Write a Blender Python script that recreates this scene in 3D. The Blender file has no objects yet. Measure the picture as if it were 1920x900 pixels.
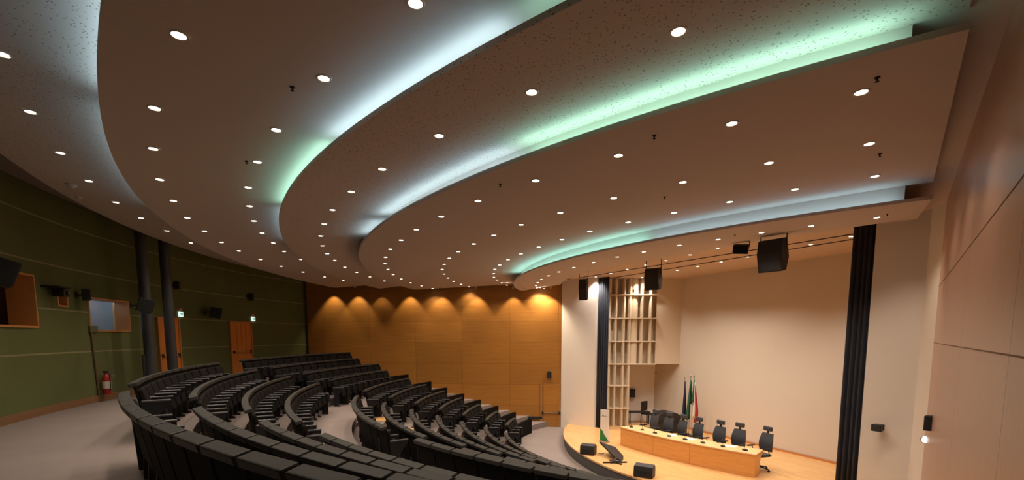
import bpy, bmesh, math, random
import numpy as np
from mathutils import Vector, Matrix
from mathutils.bvhtree import BVHTree
random.seed(7)
scene = bpy.context.scene
col = scene.collection

# ---------------------------------------------------------------- camera
F, CX, CY, VH, EYE = 860.0, 960.0, 720.0, 632.0, 1.6
PITCH = math.atan((CY - VH) / F)
cam_d = bpy.data.cameras.new('camera'); cam = bpy.data.objects.new('camera', cam_d); col.objects.link(cam)
cam.location = (0, 0, EYE); cam.rotation_euler = (math.pi / 2 - PITCH, 0, 0)
cam_d.sensor_fit = 'HORIZONTAL'; cam_d.sensor_width = 36; cam_d.lens = F / 1920 * 36
cam_d.shift_y = (CY - 450) / 1920; cam_d.clip_start = .03
scene.camera = cam
# ---------------------------------------------------------------- world, exposure, light levels
w = bpy.data.worlds.new('world'); scene.world = w; w.use_nodes = True
w.node_tree.nodes['Background'].inputs[0].default_value = (.9, .75, .6, 1)
w.node_tree.nodes['Background'].inputs[1].default_value = 0.02
scene.view_settings.view_transform = 'Standard'; scene.view_settings.look = 'None'
scene.view_settings.exposure = 0.0; scene.view_settings.gamma = 1; scene.view_settings.use_curve_mapping = False
SPOT_W = 52.0        # each recessed downlight
STAGE_W = 185.0       # each stage soffit downlight
WASH_W = 85.0        # each wall washer by the oak wall
COVE = 3.1           # cove strip emission
WARM = (1.0, .83, .66)
scene.cycles.use_denoising = True
scene.cycles.max_bounces = 6; scene.cycles.diffuse_bounces = 4
scene.cycles.sample_clamp_indirect = 4

# ---------------------------------------------------------------- coordinates
# the hall has its own axes: a runs from the rear wall to the stage, l runs across from the near side wall to the far one
AX = math.radians(66.0)
Av = Vector((math.sin(AX), math.cos(AX), 0)); Lv = Vector((-math.cos(AX), math.sin(AX), 0))
L0 = 11.17                      # the line of symmetry
def H(a, l, z=0.0): return Av * a + Lv * l + Vector((0, 0, z))
def hall(p): return (p.x * Av.x + p.y * Av.y, p.x * Lv.x + p.y * Lv.y)
def ray(u, v):
    return Vector((0, math.cos(PITCH), -math.sin(PITCH))) + Vector((1, 0, 0)) * ((u - CX) / F) + Vector((0, math.sin(PITCH), math.cos(PITCH))) * ((CY - v) / F)
def at(u, v, Y):
    d = ray(u, v); return Vector((0, 0, EYE)) + d * (Y / d.y)
def atz(u, v, z):
    d = ray(u, v); return Vector((0, 0, EYE)) + d * ((z - EYE) / d.z)
def project(p):
    q = p - Vector((0, 0, EYE)); fw = q.y * math.cos(PITCH) - q.z * math.sin(PITCH); up = q.y * math.sin(PITCH) + q.z * math.cos(PITCH)
    if fw < .05: return (-9999, -9999)
    return CX + F * q.x / fw, CY - F * up / fw
def hit(o, u, v):
    """where the straight line through a measured direction meets a built surface"""
    if 'bvh' not in cache.setdefault(o.name, {}):
        me = o.data; cache[o.name]['bvh'] = BVHTree.FromPolygons([o.matrix_world @ x.co for x in me.vertices], [tuple(p.vertices) for p in me.polygons])
    r = cache[o.name]['bvh'].ray_cast(Vector((0, 0, EYE)), ray(u, v).normalized())
    return r[0], r[1]
cache = {}

# ---------------------------------------------------------------- materials
def nodes(name):
    m = bpy.data.materials.new(name); m.use_nodes = True
    nt = m.node_tree; return m, nt, nt.nodes['Principled BSDF']
def N(nt, kind, **kw):
    n = nt.nodes.new('ShaderNode' + kind)
    for k, v in kw.items():
        if k in n.inputs: n.inputs[k].default_value = v
        else: setattr(n, k, v)
    return n
def mat(name, c, rough=.6, metal=0, spec=.5, var=.06, vscale=8, bump=0, bscale=200, emit=None, estr=0, coat=0):
    m, nt, b = nodes(name)
    b.inputs['Roughness'].default_value = rough; b.inputs['Metallic'].default_value = metal
    b.inputs['Specular IOR Level'].default_value = spec; b.inputs['Coat Weight'].default_value = coat
    tc = N(nt, 'TexCoord'); nz = N(nt, 'TexNoise', Scale=vscale, Detail=3.0)
    nt.links.new(tc.outputs['Object'], nz.inputs['Vector'])
    mx = N(nt, 'Mix', data_type='RGBA'); nt.links.new(nz.outputs['Fac'], mx.inputs[0])
    mx.inputs[6].default_value = (*[x * (1 - var) for x in c], 1); mx.inputs[7].default_value = (*[min(1, x * (1 + var)) for x in c], 1)
    nt.links.new(mx.outputs[2], b.inputs['Base Color'])
    if bump:
        n2 = N(nt, 'TexNoise', Scale=bscale, Detail=2.0); nt.links.new(tc.outputs['Object'], n2.inputs['Vector'])
        bp = N(nt, 'Bump', Strength=bump, Distance=.01); nt.links.new(n2.outputs['Fac'], bp.inputs['Height']); nt.links.new(bp.outputs[0], b.inputs['Normal'])
    if emit:
        b.inputs['Emission Color'].default_value = (*emit, 1); b.inputs['Emission Strength'].default_value = estr
    return m
def wood(name, c1, c2, along, across='Z', panel=(2.4, .95), off=(0, 0), rough=.35, coat=.0, grain=(1.2, 40), joint=.008, tone=.12, spec=.5, mortar=.62):
    """veneer panels: fine grain running along one direction, panel joints, tone changing from panel to panel"""
    m, nt, b = nodes(name); b.inputs['Roughness'].default_value = rough; b.inputs['Coat Weight'].default_value = coat
    b.inputs['Coat Roughness'].default_value = .25; b.inputs['Specular IOR Level'].default_value = spec
    geo = N(nt, 'NewGeometry')
    d1 = N(nt, 'VectorMath', operation='DOT_PRODUCT'); d1.inputs[1].default_value = along
    d2 = N(nt, 'VectorMath', operation='DOT_PRODUCT'); d2.inputs[1].default_value = (0, 0, 1) if across == 'Z' else across
    nt.links.new(geo.outputs['Position'], d1.inputs[0]); nt.links.new(geo.outputs['Position'], d2.inputs[0])
    cb = N(nt, 'CombineXYZ'); nt.links.new(d1.outputs['Value'], cb.inputs[0]); nt.links.new(d2.outputs['Value'], cb.inputs[1])
    mp = N(nt, 'Mapping'); nt.links.new(cb.outputs[0], mp.inputs[0]); mp.inputs['Scale'].default_value = (grain[0], grain[1], 1)
    nz = N(nt, 'TexNoise', Scale=1.0, Detail=4.0, Roughness=.6); nt.links.new(mp.outputs[0], nz.inputs['Vector'])
    mo = N(nt, 'Mapping'); nt.links.new(cb.outputs[0], mo.inputs[0]); mo.inputs['Location'].default_value = (off[0], off[1], 0)
    br = N(nt, 'TexBrick', Scale=1.0); br.offset = 0.5 if panel[0] < 1 else 0.0
    br.inputs['Brick Width'].default_value = panel[0]; br.inputs['Row Height'].default_value = panel[1]
    br.inputs['Mortar Size'].default_value = joint; br.inputs['Mortar Smooth'].default_value = .1
    br.inputs['Color1'].default_value = (1 - tone, 1 - tone, 1 - tone, 1); br.inputs['Color2'].default_value = (1 + tone * .6,) * 3 + (1,)
    br.inputs['Mortar'].default_value = (mortar, mortar * .95, mortar * .9, 1)
    nt.links.new(mo.outputs[0], br.inputs['Vector'])
    rp = N(nt, 'ValToRGB'); rp.color_ramp.elements[0].position = .3; rp.color_ramp.elements[1].position = .7
    rp.color_ramp.elements[0].color = (*c1, 1); rp.color_ramp.elements[1].color = (*c2, 1)
    nt.links.new(nz.outputs['Fac'], rp.inputs[0])
    mu = N(nt, 'Mix', data_type='RGBA', blend_type='MULTIPLY'); mu.inputs[0].default_value = 1
    nt.links.new(rp.outputs[0], mu.inputs[6]); nt.links.new(br.outputs['Color'], mu.inputs[7]); nt.links.new(mu.outputs[2], b.inputs['Base Color'])
    bp = N(nt, 'Bump', Strength=.15, Distance=.004); nt.links.new(nz.outputs['Fac'], bp.inputs['Height']); nt.links.new(bp.outputs[0], b.inputs['Normal'])
    return m

far_dir = (1, 0, 0); near_dir = (.644, .765, 0)
M = {}
M['far_oak'] = wood('far_oak', (.33, .135, .020), (.44, .195, .036), (1, 0, 0), panel=(2.16, .95), off=(.1, -.41), rough=.45, grain=(.8, 30))
M['lit_near_oak'] = wood('lit_near_oak', (.52, .30, .205), (.62, .38, .27), near_dir, panel=(2.7, 60), off=(1.66, -20), rough=.32, coat=.15, grain=(90, 3.0), tone=.03, joint=.008, mortar=.3)  # oak turned paler and pinker: light on this wall is put into its colour
M['door_oak'] = wood('door_oak', (.62, .20, .035), (.78, .28, .06), (0, 1, 0), across=(1, 0, 0), panel=(9, 9), grain=(20, 20), joint=0, tone=0, rough=.4)
M['frame_oak'] = mat('frame_oak', (.55, .22, .07), .45, var=.12, vscale=6)
M['stage_floor'] = wood('stage_floor', (.62, .33, .12), (.80, .47, .20), (.4067, -.9135, 0), across=(.9135, .4067, 0), panel=(1.2, .14), grain=(2, 18), rough=.32, tone=.07, joint=.004)
M['desk_wood'] = wood('desk_wood', (.70, .33, .09), (.84, .43, .14), (.44, -.9, 0), panel=(9, 9), grain=(1.5, 25), rough=.35, tone=0, joint=0)
M['desk_edge'] = mat('desk_edge', (.82, .50, .24), .35)
M['white_wall'] = mat('white_wall', (.82, .74, .65), .7, var=.02, vscale=2)
M['screen_wall'] = mat('screen_wall', (.66, .56, .45), .8, var=.015, vscale=1)
M['decor'] = mat('decor', (.66, .54, .39), .65, var=.02)
M['soffit'] = mat('soffit', (.60, .43, .30), .8, var=.02)
M['ledge'] = mat('ledge', (.62, .55, .48), .6)
M['panel_edge'] = mat('panel_edge', (.42, .36, .32), .6)
M['cap_ceiling'] = mat('cap_ceiling', (.30, .23, .19), .9)
M['black'] = mat('black', (.012, .012, .013), .55, bump=.1)
M['black_gloss'] = mat('black_gloss', (.006, .006, .009), .15)
M['grille'] = mat('grille', (.02, .02, .02), .7, bump=.6, bscale=500)
M['curtain'] = mat('curtain', (.03, .034, .048), .85, var=.2, vscale=3)
M['column'] = mat('column', (.045, .047, .055), .45, var=.1)
M['steel'] = mat('steel', (.5, .5, .5), .35, metal=1)
M['stage_fascia'] = mat('stage_fascia', (.085, .082, .078), .6)
M['seat_fabric'] = mat('seat_fabric', (.011, .009, .008), .9, spec=.12, var=.2, vscale=30, bump=.3, bscale=600)
M['seat_shell'] = mat('seat_shell', (.005, .0045, .004), .75, spec=.10, var=.15, vscale=12)
M['lit_seat_cap'] = mat('lit_seat_cap', (.036, .035, .032), .5, spec=.3, var=.1, vscale=12)  # rail is dark too; light falling on seat tops is put into this grey
M['seat_side'] = mat('seat_side', (.010, .010, .012), .4, var=.1)
M['arm'] = mat('arm', (.07, .07, .072), .35)
M['lamp_disc'] = mat('lamp_disc', (1, .95, .85), .5, emit=(1.0, .88, .70), estr=14)
M['lamp_trim'] = mat('lamp_trim', (.55, .48, .42), .35)
M['dark_hole'] = mat('dark_hole', (.01, .01, .01), .9)
M['red'] = mat('red', (.45, .03, .025), .35)
M['red_cloth'] = mat('red_cloth', (.42, .03, .04), .8)
M['green_cloth'] = mat('green_cloth', (.02, .10, .05), .8)
M['white_cloth'] = mat('white_cloth', (.75, .68, .6), .8)
M['navy_cloth'] = mat('navy_cloth', (.012, .016, .035), .8)
M['banner_white'] = mat('banner_white', (.85, .82, .78), .5)
M['banner_green'] = mat('banner_green', (.02, .22, .06), .5)
M['banner_grey'] = mat('banner_grey', (.3, .32, .3), .5)
M['office_mesh'] = mat('office_mesh', (.05, .056, .068), .6, var=.15, vscale=20)
M['sign_green'] = mat('sign_green', (.35, .75, .60), .5, emit=(.3, .8, .6), estr=.3)
M['sign_white'] = mat('sign_white', (.9, .95, .95), .5, emit=(.75, 1.0, .95), estr=.9)
M['sign_red'] = mat('sign_red', (.55, .08, .06), .5)
M['aisle_glow'] = mat('aisle_glow', (.9, .85, .8), .4, emit=(1, .9, .78), estr=.6)
M['room_dark'] = mat('room_dark', (.20, .11, .06), .8)
M['room_grey'] = mat('room_grey', (.28, .30, .32), .8)
M['orange_panel'] = mat('orange_panel', (.60, .28, .09), .45, var=.1)
M['sconce'] = mat('sconce', (1, 1, 1), .3, emit=(1, .93, .95), estr=4)
M['riser_nosing'] = mat('riser_nosing', (.20, .16, .14), .7)
M['glass'], nt, b = nodes('glass'); b.inputs['Base Color'].default_value = (.8, .9, .95, 1); b.inputs['Transmission Weight'].default_value = 1
b.inputs['Roughness'].default_value = .02; b.inputs['IOR'].default_value = 1.45

def carpet():
    m, nt, b = nodes('carpet'); b.inputs['Roughness'].default_value = .95; b.inputs['Specular IOR Level'].default_value = .15
    geo = N(nt, 'NewGeometry')
    n1 = N(nt, 'TexNoise', Scale=1.1, Detail=4.0); n2 = N(nt, 'TexNoise', Scale=120.0, Detail=2.0)
    for n in (n1, n2): nt.links.new(geo.outputs['Position'], n.inputs['Vector'])
    mx = N(nt, 'Mix', data_type='RGBA'); nt.links.new(n1.outputs['Fac'], mx.inputs[0])
    mx.inputs[6].default_value = (.25, .205, .19, 1); mx.inputs[7].default_value = (.33, .275, .255, 1)
    m2 = N(nt, 'Mix', data_type='RGBA', blend_type='MULTIPLY'); m2.inputs[0].default_value = .35
    nt.links.new(mx.outputs[2], m2.inputs[6]); nt.links.new(n2.outputs['Color'], m2.inputs[7]); nt.links.new(m2.outputs[2], b.inputs['Base Color'])
    bp = N(nt, 'Bump', Strength=.3, Distance=.006); nt.links.new(n2.outputs['Fac'], bp.inputs['Height']); nt.links.new(bp.outputs[0], b.inputs['Normal'])
    return m
M['carpet'] = carpet()

def green_wall():
    """olive fabric panels: light seams at fixed heights, darker upright joints"""
    m, nt, b = nodes('green_fabric'); b.inputs['Roughness'].default_value = .9; b.inputs['Specular IOR Level'].default_value = .2
    geo = N(nt, 'NewGeometry'); sp = N(nt, 'SeparateXYZ'); nt.links.new(geo.outputs['Position'], sp.inputs[0])
    n1 = N(nt, 'TexNoise', Scale=.9, Detail=3.0); nt.links.new(geo.outputs['Position'], n1.inputs['Vector'])
    mx = N(nt, 'Mix', data_type='RGBA'); nt.links.new(n1.outputs['Fac'], mx.inputs[0])
    mx.inputs[6].default_value = (.118, .134, .050, 1); mx.inputs[7].default_value = (.160, .178, .070, 1)
    def math_(op, a, bb):
        n = N(nt, 'Math', operation=op)
        for i, x in enumerate((a, bb)):
            if hasattr(x, 'links'): nt.links.new(x, n.inputs[i])
            else: n.inputs[i].default_value = x
        return n.outputs[0]
    zz = math_('SUBTRACT', sp.outputs['Z'], 1.25 - .95 / 2)
    fr = math_('MODULO', zz, .95); d = math_('ABSOLUTE', math_('SUBTRACT', fr, .475), 0)
    line = math_('LESS_THAN', d, .016)
    above = math_('GREATER_THAN', sp.outputs['Z'], 1.0); line = math_('MULTIPLY', line, above)
    m2 = N(nt, 'Mix', data_type='RGBA'); nt.links.new(line, m2.inputs[0]); nt.links.new(mx.outputs[2], m2.inputs[6]); m2.inputs[7].default_value = (.30, .28, .14, 1)
    nt.links.new(m2.outputs[2], b.inputs['Base Color'])
    return m
M['green_wall'] = green_wall()

def ceiling_mat(name='pierced_plasterboard', limit=None):
    """off-white plasterboard pierced by scattered little holes"""
    m, nt, b = nodes(name); b.inputs['Roughness'].default_value = .85; b.inputs['Specular IOR Level'].default_value = .2
    geo = N(nt, 'NewGeometry')
    vo = N(nt, 'TexVoronoi', Scale=26.0); nt.links.new(geo.outputs['Position'], vo.inputs['Vector'])
    lt = N(nt, 'Math', operation='LESS_THAN'); lt.inputs[1].default_value = .2; nt.links.new(vo.outputs['Distance'], lt.inputs[0])
    if limit is not None:
        dp = N(nt, 'VectorMath', operation='DOT_PRODUCT'); dp.inputs[1].default_value = Lv; nt.links.new(geo.outputs['Position'], dp.inputs[0])
        l2 = N(nt, 'Math', operation='LESS_THAN'); l2.inputs[1].default_value = limit; nt.links.new(dp.outputs['Value'], l2.inputs[0])
        m3 = N(nt, 'Math', operation='MULTIPLY'); nt.links.new(lt.outputs[0], m3.inputs[0]); nt.links.new(l2.outputs[0], m3.inputs[1]); lt = m3
    mx = N(nt, 'Mix', data_type='RGBA'); nt.links.new(lt.outputs[0], mx.inputs[0])
    mx.inputs[6].default_value = (.56, .455, .385, 1); mx.inputs[7].default_value = (.24, .18, .14, 1)
    nt.links.new(mx.outputs[2], b.inputs['Base Color'])
    return m
M['ceiling'] = ceiling_mat(); M['ceiling_part'] = ceiling_mat('partly_pierced_plasterboard', 1.6)
M['ceiling_plain'] = mat('ceiling_plain', (.56, .455, .385), .85, var=.01, vscale=2)

# ---------------------------------------------------------------- mesh helpers
class MB:
    def __init__(s): s.v = []; s.f = []; s.m = []
    def add(s, vs, fs, mi=0):
        n = len(s.v); s.v += [tuple(v) for v in vs]; s.f += [tuple(i + n for i in f) for f in fs]; s.m += [mi] * len(fs); return s
    def box(s, c, size, rz=0, rx=0, ry=0, mi=0, mat4=None):
        hx, hy, hz = [q / 2 for q in size]
        R = mat4 if mat4 is not None else (Matrix.Rotation(rz, 4, 'Z') @ Matrix.Rotation(ry, 4, 'Y') @ Matrix.Rotation(rx, 4, 'X'))
        vs = [Vector(c) + (R @ Vector((x, y, z))) for x in (-hx, hx) for y in (-hy, hy) for z in (-hz, hz)]
        return s.add(vs, [(0, 1, 3, 2), (4, 6, 7, 5), (0, 4, 5, 1), (2, 3, 7, 6), (0, 2, 6, 4), (1, 5, 7, 3)], mi)
    def prism(s, poly, z0, z1, mi=0):
        n = len(poly); vs = [(p[0], p[1], z0) for p in poly] + [(p[0], p[1], z1) for p in poly]
        fs = [tuple(range(n))[::-1], tuple(range(n, 2 * n))] + [(i, (i + 1) % n, n + (i + 1) % n, n + i) for i in range(n)]
        return s.add(vs, fs, mi)
    def extrude(s, prof, depth_vec, origin=(0, 0, 0), mi=0):
        """a closed 3-D outline pushed along a vector"""
        o = Vector(origin); d = Vector(depth_vec); n = len(prof)
        vs = [o + Vector(p) for p in prof] + [o + Vector(p) + d for p in prof]
        return s.add(vs, [tuple(range(n))[::-1], tuple(range(n, 2 * n))] + [(i, (i + 1) % n, n + (i + 1) % n, n + i) for i in range(n)], mi)
    def tube(s, pts, r, n=8, mi=0, cap=True):
        pts = [Vector(p) for p in pts]; rs = r if isinstance(r, (list, tuple)) else [r] * len(pts); rings = []
        for i, p in enumerate(pts):
            t = (pts[min(i + 1, len(pts) - 1)] - pts[max(i - 1, 0)]).normalized()
            a = t.cross(Vector((0, 0, 1)) if abs(t.z) < .9 else Vector((1, 0, 0))).normalized(); b2 = t.cross(a)
            rings.append([p + (a * math.cos(2 * math.pi * k / n) + b2 * math.sin(2 * math.pi * k / n)) * rs[i] for k in range(n)])
        vs = [x for rg in rings for x in rg]; fs = []
        for i in range(len(rings) - 1):
            for k in range(n): fs.append((i * n + k, i * n + (k + 1) % n, (i + 1) * n + (k + 1) % n, (i + 1) * n + k))
        if cap: fs += [tuple(range(n))[::-1], tuple(range(len(vs) - n, len(vs)))]
        return s.add(vs, fs, mi)
    def lathe(s, prof, n=20, c=(0, 0, 0), mi=0, closed=False):
        vs = []; fs = []
        for r, z in prof:
            for k in range(n): vs.append((c[0] + r * math.cos(2 * math.pi * k / n), c[1] + r * math.sin(2 * math.pi * k / n), c[2] + z))
        for i in range(len(prof) - 1):
            for k in range(n): fs.append((i * n + k, i * n + (k + 1) % n, (i + 1) * n + (k + 1) % n, (i + 1) * n + k))
        if closed: fs += [tuple(range(n))[::-1], tuple(range(len(vs) - n, len(vs)))]
        return s.add(vs, fs, mi)
    def build(s, name, mats, parent=None, loc=None, rz=0, smooth=False, bevel=0, fix=True):
        me = bpy.data.meshes.new(name); me.from_pydata(s.v, [], s.f)
        for m in (mats if isinstance(mats, (list, tuple)) else [mats]): me.materials.append(m)
        for p, mi in zip(me.polygons, s.m): p.material_index = mi; p.use_smooth = smooth
        if fix or bevel:
            bm = bmesh.new(); bm.from_mesh(me)
            if fix: bmesh.ops.recalc_face_normals(bm, faces=bm.faces)
            if bevel: bmesh.ops.bevel(bm, geom=bm.edges[:], offset=bevel, segments=2, affect='EDGES', profile=.5, clamp_overlap=True)
            bm.to_mesh(me); bm.free()
        o = bpy.data.objects.new(name, me); col.objects.link(o)
        if parent is not None: o.parent = parent
        if loc is not None: o.location = loc
        if rz: o.rotation_euler = (0, 0, rz)
        return o
def struct(o): o['kind'] = 'structure'; return o
def tag(o, label, cat, group=None, kind=None):
    o['label'] = label; o['category'] = cat
    if group: o['group'] = group
    if kind: o['kind'] = kind
    return o
def thing(name, label, cat, loc=(0, 0, 0), rz=0, group=None):
    o = bpy.data.objects.new(name, None); col.objects.link(o); o.empty_display_size = .1
    o.location = loc; o.rotation_euler = (0, 0, rz); return tag(o, label, cat, group)
def copy_tree(o, parent=None):
    c = o.copy(); col.objects.link(c)
    if parent is not None: c.parent = parent
    for ch in kids.get(o.name, []): copy_tree(ch, c)
    return c
kids = {}
def note_kids(o):
    kids[o.name] = list(o.children)
    for c in o.children: note_kids(c)
ORD = ['first', 'second', 'third', 'fourth', 'fifth', 'sixth', 'seventh', 'eighth', 'ninth', 'tenth', 'eleventh', 'twelfth', 'thirteenth', 'fourteenth', 'fifteenth', 'sixteenth', 'seventeenth', 'eighteenth', 'nineteenth', 'twentieth', 'twenty-first', 'twenty-second']

# ---------------------------------------------------------------- plan of the hall
FC = Vector((-9.55, 21.6, 0)); FE = Vector((2.2, 20.5, 0))          # far oak wall: rear corner, stage end
NE = Vector((7.62, 8.32, 0)); NB = NE - Vector((.644, .765, 0)) * 12.2   # near oak wall: stage end, rear end
WC = (13.1, L0); WR = 18.2                                           # rear wall circle
ROWC = (13.0, L0); ROWR = [15.61, 14.88, 14.15, 13.42, 12.0, 11.26, 10.49, 9.74, 8.98, 8.23, 7.55]
STEP = .245; ZFRONT = -2.66; ZSTAGE = -2.26
CC = (17.25, L0)                                                    # centre of the ceiling rings
def polar(c, r, phi, z=0):
    return H(c[0] - r * math.cos(phi), c[1] + r * math.sin(phi), z)
def side(p, q, x):      # signed distance left of the line p->q
    d = (q - p).normalized(); return d.x * (x.y - p.y) - d.y * (x.x - p.x)
def inside(x, m=0.0):
    return side(FC, FE, x) < -m and side(NB, NE, x) > m
def phi_range(c, r, m=0.0, lim=1.5):
    n = 600; lo = hi = None
    for i in range(n + 1):
        ph = lim * i / n
        if inside(polar(c, r, ph), m): hi = ph
        else: break
    for i in range(n + 1):
        ph = -lim * i / n
        if inside(polar(c, r, ph), m): lo = ph
        else: break
    return lo or 0, hi or 0

# ---------------------------------------------------------------- floor: one raked, terraced carpet
fl = MB(); radii = [WR + .3]; levels = []
edges = [ROWR[k] + .09 for k in range(1, 11)] + [7.0]
prev = 18.6
def ring(mb, c, r0, r1, z0, z1, n=72, mi=0, m=-.05):
    a0, b0 = phi_range(c, r0, m); a1, b1 = phi_range(c, r1, m); vs = []; fs = []
    for i in range(n + 1):
        t = i / n
        vs.append(polar(c, r0, a0 + (b0 - a0) * t, z0)); vs.append(polar(c, r1, a1 + (b1 - a1) * t, z1))
    for i in range(n): fs.append((2 * i, 2 * i + 2, 2 * i + 3, 2 * i + 1))
    mb.add(vs, fs, mi)
for k, e in enumerate(edges):
    z = -STEP * k
    ring(fl, ROWC, prev, e, z, z)
    zn = -STEP * (k + 1) if k < 10 else ZFRONT
    e2 = e if k < 10 else e - 1.6
    ring(fl, ROWC, e, e2, z, zn)
    prev = e2
a, b = phi_range(ROWC, prev, -.05)
pts = [polar(ROWC, prev, a + (b - a) * i / 60, ZFRONT) for i in range(61)]
pts += [Vector((FE.x + .1, FE.y + .3, ZFRONT)), Vector((7.4, 21, ZFRONT)), H(15, 3, ZFRONT), Vector((NE.x + .3, NE.y - .1, ZFRONT))]
fl.add(pts, [tuple(range(len(pts)))])
# half-steps and landings in the radial aisles
for sgn in (-1, 1):
    for k in range(1, 11):
        e = edges[k - 1]; z = -STEP * k
        inner, outer = (2.68, 3.85) if k < 4 else (2.58, 3.65)
        if k == 4: outer = 3.7
        for q in range(1):
            vs = []
            for rr in (e, e - .30):
                for off in (inner, outer):
                    ph = sgn * math.asin(off / rr); vs.append(polar(ROWC, rr, ph, z)); vs.append(polar(ROWC, rr, ph, z + STEP / 2))
            # order: (e,in) (e,out) (i,in) (i,out), each bottom/top
            fl.add(vs, [(1, 3, 7, 5), (0, 4, 6, 2), (0, 2, 3, 1), (4, 5, 7, 6), (0, 1, 5, 4), (2, 6, 7, 3)])
struct(fl.build('floor', M['carpet'], fix=True))

# ---------------------------------------------------------------- rear wall with its three openings
def wall_pt(u, v=632):
    d = ray(u, v); lo = None
    for i in range(1, 6000):
        t = i * .006; p = Vector((0, 0, EYE)) + d * t; aa, ll = hall(p)
        if math.hypot(aa - WC[0], ll - WC[1]) > WR: return p
def wall_phi(p):
    aa, ll = hall(p); return math.atan2(ll - WC[1], WC[0] - aa)
def rect_on_wall(u0, v0, u1, v1):
    p, q = wall_pt(u0, (v0 + v1) / 2), wall_pt(u1, (v0 + v1) / 2)
    z1 = .5 * (wall_pt(u0, v0).z + wall_pt(u1, v0 + (8 if u0 < 110 or u0 > 150 else 4)).z); z0 = .5 * (wall_pt(u0, v1).z + wall_pt(u1, v1).z)
    return wall_phi(p), wall_phi(q), z0, z1
WIN = [rect_on_wall(-45, 505, 64, 609), rect_on_wall(108, 543, 124, 572), rect_on_wall(168, 560, 241, 619)]
phi_lo = -.80; phi_hi = math.atan2((hall(FC)[1] - WC[1]), WC[0] - hall(FC)[0]) + .03
def arc_wall(mb, r, p0, p1, z0, z1, holes, step=.02, mi=0):
    ps = sorted(set([p0 + (p1 - p0) * i / int((p1 - p0) / step) for i in range(int((p1 - p0) / step) + 1)] + [x for h in holes for x in h[:2]]))
    zs = sorted(set([z0, z1] + [x for h in holes for x in h[2:]]))
    vs = {}; L = []; fs = []
    for p in ps:
        for z in zs: vs[(p, z)] = len(L); L.append(polar(WC, r, p, z))
    for i in range(len(ps) - 1):
        for j in range(len(zs) - 1):
            pc = (ps[i] + ps[i + 1]) / 2; zc = (zs[j] + zs[j + 1]) / 2
            if any(h[0] < pc < h[1] and h[2] < zc < h[3] for h in holes): continue
            fs.append((vs[ps[i], zs[j]], vs[ps[i + 1], zs[j]], vs[ps[i + 1], zs[j + 1]], vs[ps[i], zs[j + 1]]))
    mb.add(L, fs, mi)
DOORS_R = []
gw = MB(); arc_wall(gw, WR, phi_lo, phi_hi, 0, 4.8, WIN)
wall_rear = struct(gw.build('wall_rear', M['green_wall'], fix=False))
bb = MB()
for i in range(60):
    p0 = phi_lo + (phi_hi - phi_lo) * i / 60; p1 = phi_lo + (phi_hi - phi_lo) * (i + 1) / 60
    q = [polar(WC, WR - .002, p0), polar(WC, WR - .03, p0), polar(WC, WR - .03, p1), polar(WC, WR - .002, p1)]
    bb.add([Vector((x.x, x.y, z)) for z in (0, .16) for x in q], [(1, 2, 6, 5), (4, 5, 6, 7), (0, 1, 5, 4), (2, 3, 7, 6)])
struct(bb.build('baseboard_rear', mat('baseboard_wood', (.26, .13, .06), .5), fix=False))
# windows of the control rooms
for i, (p0, p1, z0, z1) in enumerate(WIN):
    f = MB(); t = .04 if i != 1 else .035; dep = (.45, .25, .40)[i]
    A0, B0 = polar(WC, WR - .015, p0), polar(WC, WR - .015, p1); nv = (A0 - B0).cross(Vector((0, 0, 1))).normalized()
    mid = (A0 + B0) / 2; out = (mid - H(WC[0], WC[1])).normalized(); d = out * dep
    tv = (B0 - A0).normalized()
    def P(s, z, k=0): return A0 + (B0 - A0) * s + Vector((0, 0, z)) + d * k
    wdt = (B0 - A0).length; ss = t / wdt
    # four boards lining the opening
    for (s0, s1, za, zb) in ((0, 1, z0 - t, z0), (0, 1, z1, z1 + t), (-ss, 0, z0 - t, z1 + t), (1, 1 + ss, z0 - t, z1 + t)):
        f.add([P(s0, za), P(s1, za), P(s1, zb), P(s0, zb), P(s0, za, 1), P(s1, za, 1), P(s1, zb, 1), P(s0, zb, 1)], [(0, 1, 2, 3), (4, 5, 6, 7), (0, 1, 5, 4), (1, 2, 6, 5), (2, 3, 7, 6), (3, 0, 4, 7)])
    wf = struct(f.build('window_%d' % (i + 1), M['orange_panel']))
    r = MB()
    e = out * (1.2 if i == 2 else .3)
    back = [P(-.1, z0 - .3, 1) , P(1.1, z0 - .3, 1), P(1.1, z1 + .3, 1), P(-.1, z1 + .3, 1)]
    r.add(back + [x + e for x in back], [(4, 5, 6, 7), (0, 1, 5, 4), (1, 2, 6, 5), (2, 3, 7, 6), (3, 0, 4, 7)])
    rm = r.build('room_recess', M['room_grey'] if i == 2 else M['room_dark'], wf)
    if i == 2:
        g = MB().box(mid + out * (dep - .05) + Vector((0, 0, (z0 + z1) / 2)), (wdt, .012, z1 - z0), rz=math.atan2(tv.y, tv.x)); g.build('window_pane', M['glass'], wf)
        c = MB(); base = mid + out * (dep + .8)
        c.box(base + tv * .05 + Vector((0, 0, z0 + .15)), (.45, .3, .45), rz=.4); c.build('equipment_cabinet', M['room_dark'], wf, bevel=.01)
        s2 = MB().box(base - tv * .3 + Vector((0, 0, z1 - .25)), (.5, .05, .3), rz=math.atan2(tv.y, tv.x)); s2.build('monitor', M['black'], wf, bevel=.01)
        lc = bpy.data.lights.new('control_room_lamp', 'POINT'); lc.energy = 14; lc.color = (.8, .9, 1); lc.shadow_soft_size = .15
        lo = bpy.data.objects.new('control_room_lamp', lc); col.objects.link(lo); lo.location = mid + out * (dep + .5) + Vector((0, 0, z1 + .1)); lo.parent = wf

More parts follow.
